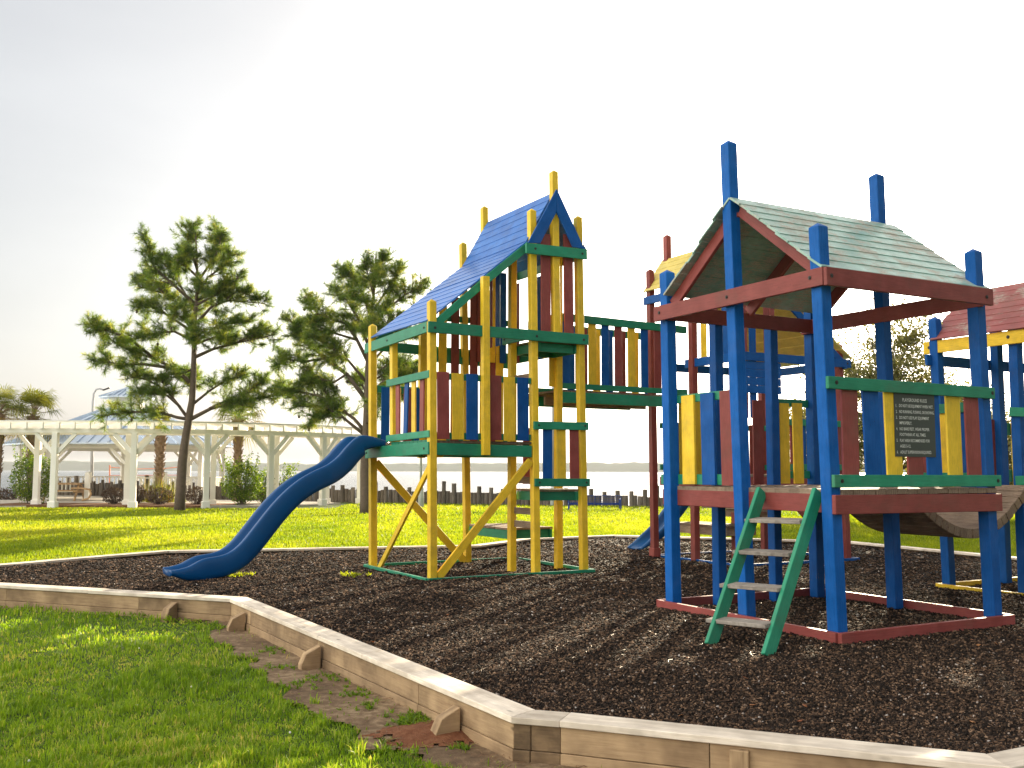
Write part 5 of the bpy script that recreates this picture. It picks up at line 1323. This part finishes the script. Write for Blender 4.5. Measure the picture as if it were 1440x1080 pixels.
def gp(px, Y, z=.09): q = AT(px, 700, Y); return Vector((q.x, q.y, z))
S46 = 1400 / 41.
bush('hibiscus_bush', gp(46, 41.6, .05), .98, .8, 2.15, 5200, .085, M['hib'], 'dark leafy hibiscus bush beside the leftmost pergola posts', spikes=16)
bush('hibiscus_bush', gp(340, 41.0), .84, .75, 1.75, 5200, .08, M['hib'], 'bright yellow-green hibiscus bush under the pergola left of the long slide', spikes=34)
bush('hibiscus_bush', gp(371, 42.6), .55, .6, 1.5, 1800, .08, M['hib'], 'small green bush half hidden behind the bright hibiscus bush', spikes=8)
bush('hibiscus_bush', gp(402, 44.5), .5, .5, 1.55, 500, .09, M['hib'], 'thin sparse green shrub right of the bright hibiscus bush', shell=.2, spikes=10)
for px, Y, rx, h, lb in ((159.5, 41.3, .5, .72, 'rounded dark purple shrub, leftmost of the low row'), (193, 42.4, .35, .75, 'narrow purple shrub partly behind a pergola post'), (224.5, 41.2, .62, .68, 'rounded purple shrub left of the pine trunk, under the palm'), (278, 41.4, .5, .75, 'rounded purple shrub right of the open pine trunk')):
    bush('purple_shrub', gp(px, Y), rx, .5, h, 2600, .05, M['purple'], lb, 'low purple shrubs', shell=.72)
bush('dune_shrub', gp(5, 47.5, -.1), 1.3, .7, .8, 1500, .09, M['purple'], 'brown scrubby shrub at the left edge below the pilings', shell=.3)
# flowers
M['pink'] = plain('hibiscus_flower', (.55, .04, .10), .6)
# ---- palms
M['palm'] = leafmat('palm_fronds', (.07, .10, .02), (.20, .20, .04), (.42, .26, .06), .45, .45, 1.7)
M['palmbark'] = plain('palm_trunk_boots', (.22, .15, .09), .9, 0, .5, 5, 1.0)
def palm(px, Y, ztop, label, nf=30, R=1.0, zb=.0, skirt=True, seed=1):
    rr_ = random.Random(seed); g = np.random.default_rng(seed)
    b = gp(px, Y, zb); root = thing('palm_tree', b, label, 'palm tree', 'cabbage palms by the pergola')
    bm = bmesh.new(); n = 14; tube(bm, [b + UP * ((ztop - zb) * i / n) for i in range(n + 1)], [.17 + (.06 if i > n - 5 else 0) for i in range(n + 1)], 10)
    # boots: overlapping leaf bases
    for i in range(70):
        a = i * 2.4; z = zb + (ztop - zb) * (.35 + .65 * i / 70); r = .17 + (.08 if i > 40 else .02)
        c = b + Vector((math.cos(a) * r, math.sin(a) * r, z - zb)); d = Vector((math.cos(a) * .6, math.sin(a) * .6, .9)).normalized()
        addbox(bm, basis(d, Vector((math.cos(a), math.sin(a), 0)), c), .2, .1, .025)
    bmobj('trunk', bm, 'palmbark', root)
    top = b + UP * (ztop - zb); V_, T_ = [], []; st = bmesh.new()
    for k in range(nf):
        az = k * 2.399 + rr_.uniform(-.2, .2); el = -.7 + 2.1 * rr_.random(); pl = R * rr_.uniform(.5, .8)
        d = Vector((math.cos(az) * math.cos(el), math.sin(az) * math.cos(el), math.sin(el)))
        e = top + d * pl - UP * (.12 * pl); tube(st, [top, top + d * pl * .5 + UP * .03, e], [.02, .015, .01], 5)
        dd = (e - top).normalized(); side = dd.cross(UP).normalized() if abs(dd.z) < .95 else Vector((1, 0, 0)); nn = side.cross(dd)
        tone = rr_.uniform(.05, .6) + (.35 if el < .05 else 0)
        for j in range(20):
            th = math.radians(-100 + 200 * j / 19); L = R * rr_.uniform(.62, .8) * (1 - .25 * abs(th) / 2)
            q = (dd * math.cos(th) + side * math.sin(th)).normalized(); w = nn.cross(q).normalized() * .018
            m_ = e + q * L * .55 + nn * .02; t_ = e + q * L - UP * (.5 * L * rr_.uniform(.4, 1.4))
            V_ += [e - w * .3, e + w * .3, m_ + w, m_ - w, t_]; T_.append(min(1, tone + rr_.uniform(-.1, .15)))
    bmobj('stalks', st, 'palmbark', root)
    V_ = np.array([v[:] for v in V_]); n = len(T_); f = np.array([0, 1, 2, 3, 3, 2, 4])[None]; bs = (np.arange(n) * 5)[:, None]
    link('fronds', rawmesh('fronds', V_, (bs + f).ravel(), np.tile([4, 3], n), np.repeat(T_, 5)), M['palm'], root)
zz = lambda y, Y: AT(100, y, Y).z
palm(42, 45.5, zz(585, 45.5), 'cabbage palm with drooping golden fronds behind the left of the pergola', 38, 1.35, seed=2)
palm(-6, 44.5, zz(582, 44.5), 'cabbage palm cut off by the left edge of the photo', 38, 1.3, seed=3)
palm(333, 46.0, zz(588, 46.0), 'cabbage palm whose crown shows behind the open pine', 36, 1.2, seed=4)
palm(223, 44.0, zz(596, 44.0), 'cabbage palm standing in front of the gazebo', 14, .6, seed=5)
# ragged dead fronds and yellow shoots at the foot of the gazebo palm
Pq = gp(223, 43.6); n_ = 420
Pp = np.stack([rng.normal(Pq.x, .38, n_), rng.normal(Pq.y, .3, n_)], -1)
blades('palm_shoots', Pp, rng.uniform(.3, 1.2, n_), .03, rng.random(n_), M['palm'], lambda x, y: x * 0 + .1, .5, 'tangle of dry fronds and yellow shoots at the foot of the gazebo palm')

# ---- broadleaf trees at the right
M['oakleaf'] = leafmat('oak_leaves', (.10, .11, .05), (.20, .19, .08), (.36, .30, .13), .45, .5, 1.6)
def oak(px, Y, ytop, halfw, label, n, seed, ls=.11):
    rr_ = random.Random(seed); g = np.random.default_rng(seed)
    b = gp(px, Y, -.1); zt = AT(px, ytop, Y).z; root = thing('broadleaf_tree', b, label, 'tree', 'trees behind the playground at the right')
    W2 = halfw * Y / F; bm = bmesh.new(); top = b + UP * (zt * .62)
    tube(bm, [b, b + UP * 1.2 + Vector((.05, 0, 0)), b + UP * (zt * .45), top], [.16, .13, .1, .05], 9)
    bmobj('trunk', bm, 'bark2', root, None, True); lb = bmesh.new(); cl = []
    for k in range(70):
        z0 = rr_.uniform(.12, .62) * zt; a = rr_.uniform(0, 6.283); z1 = min(zt * .97, z0 + rr_.uniform(-.05, .45) * zt)
        f = math.sqrt(max(.05, 1 - ((z1 / zt - .5) / .56) ** 2)); R = W2 * f * rr_.uniform(.45, 1.0)
        s = b + UP * z0; e = Vector((b.x + math.cos(a) * R, b.y + math.sin(a) * R * .8, z1)); m_ = s.lerp(e, .5) + UP * .15
        tube(lb, [s, m_, e], [.045, .028, .01], 5); cl.append((e, rr_.uniform(.5, 1.1)));
        cl.append((m_.lerp(e, rr_.uniform(0, .7)) + Vector((rr_.gauss(0, .3), rr_.gauss(0, .3), rr_.gauss(0, .3))), rr_.uniform(.25, .55)))
    bmobj('limbs', lb, 'bark2', root, None, True)
    C = np.concatenate([np.array(c[:]) + g.normal(0, r * .5, (int(n / len(cl)), 3)) * np.array([1, 1, .7]) for c, r in cl]); C[:, 2] = np.maximum(C[:, 2], .3)
    leaves('crown', C, ls, np.clip(g.normal(.4, .22, len(C)), 0, 1), M['oakleaf'], root)
oak(1250, 33.0, 442, 128, 'tall sparse broadleaf tree behind the blue tower, sunlight breaking through', 34000, 4)
oak(1152, 34.0, 548, 55, 'small broadleaf tree between the red and blue towers', 7500, 6)
oak(1396, 31.0, 568, 60, 'small dark broadleaf tree behind the right-hand tower', 9000, 8)
oak(1480, 30.0, 600, 70, 'low broadleaf tree at the right edge', 6000, 9)
oak(1330, 36.0, 530, 70, 'broadleaf tree filling the gap left of the right-hand tower', 12000, 10)

# =================================================================== LIGHT AND AIR
SAZ = math.radians(20.9); SEL = math.radians(15.6)
sd = Vector((math.sin(SAZ) * math.cos(SEL), math.cos(SAZ) * math.cos(SEL), math.sin(SEL)))
sun = bpy.data.lights.new('sun', 'SUN'); sun.energy = 5.0; sun.angle = math.radians(.6); sun.color = (1.0, .83, .58)
so = bpy.data.objects.new('sun', sun); COL.objects.link(so); so.rotation_euler = sd.to_track_quat('Z', 'Y').to_euler()
w = bpy.data.worlds.new('World'); sc.world = w; w.use_nodes = True; nt = w.node_tree; nt.nodes.clear()
o_ = nt.nodes.new('ShaderNodeOutputWorld'); bg = nt.nodes.new('ShaderNodeBackground'); sk = nt.nodes.new('ShaderNodeTexSky')
sk.sky_type = 'NISHITA'; sk.sun_disc = False; sk.sun_elevation = SEL; sk.sun_rotation = SAZ; sk.air_density = 1.0; sk.dust_density = 4.0; sk.ozone_density = 1.0; sk.altitude = 0
bg.inputs['Strength'].default_value = .05
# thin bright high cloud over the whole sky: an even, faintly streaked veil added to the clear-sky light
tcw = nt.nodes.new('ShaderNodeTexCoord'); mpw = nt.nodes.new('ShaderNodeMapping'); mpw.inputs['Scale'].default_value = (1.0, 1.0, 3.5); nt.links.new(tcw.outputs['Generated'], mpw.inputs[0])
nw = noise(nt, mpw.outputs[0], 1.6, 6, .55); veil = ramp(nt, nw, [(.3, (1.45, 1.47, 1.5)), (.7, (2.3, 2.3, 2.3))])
# unseen warm bright sky patch added behind and left to fill shaded faces
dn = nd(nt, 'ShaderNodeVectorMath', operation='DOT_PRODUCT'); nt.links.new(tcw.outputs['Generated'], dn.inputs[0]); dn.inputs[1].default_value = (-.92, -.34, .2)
sky_fill = ramp(nt, dn.outputs['Value'], [(.30, 0), (.70, 1)]); bn = nd(nt, 'ShaderNodeMath', operation='MULTIPLY'); nt.links.new(sky_fill, bn.inputs[0]); nt.links.new(ramp(nt, nw, [(.35, .55), (.65, 1)]), bn.inputs[1])
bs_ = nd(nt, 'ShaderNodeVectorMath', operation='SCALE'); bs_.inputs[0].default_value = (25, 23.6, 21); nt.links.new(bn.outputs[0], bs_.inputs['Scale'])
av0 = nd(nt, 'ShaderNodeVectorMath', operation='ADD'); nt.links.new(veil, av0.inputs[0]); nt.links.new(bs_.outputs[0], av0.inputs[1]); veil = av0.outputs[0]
hz = nd(nt, 'ShaderNodeHueSaturation'); hz.inputs['Saturation'].default_value = .42; nt.links.new(sk.outputs[0], hz.inputs['Color'])
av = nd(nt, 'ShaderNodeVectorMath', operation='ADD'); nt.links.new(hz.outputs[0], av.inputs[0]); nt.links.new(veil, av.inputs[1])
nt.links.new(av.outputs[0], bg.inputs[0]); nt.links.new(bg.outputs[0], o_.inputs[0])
sc.view_settings.view_transform = 'Standard'; sc.view_settings.look = 'None'; sc.view_settings.exposure = 1.38; sc.view_settings.gamma = 1.0
sc.cycles.max_bounces = 6; sc.cycles.transparent_max_bounces = 4
HAZE = True
if HAZE:
    me = boxmesh('haze', 13000, 7900, 40, 0); mt, nt, out = newmat('hazy_air'); vp = nt.nodes.new('ShaderNodeVolumePrincipled')
    vp.inputs['Density'].default_value = .00011; vp.inputs['Color'].default_value = (.86, .91, .98, 1); vp.inputs['Anisotropy'].default_value = .2
    nt.links.new(vp.outputs[0], out.inputs['Volume'])
    tag(link('haze', me, mt, None, Matrix.Translation((0, 3750, 16.5))), kind='stuff')
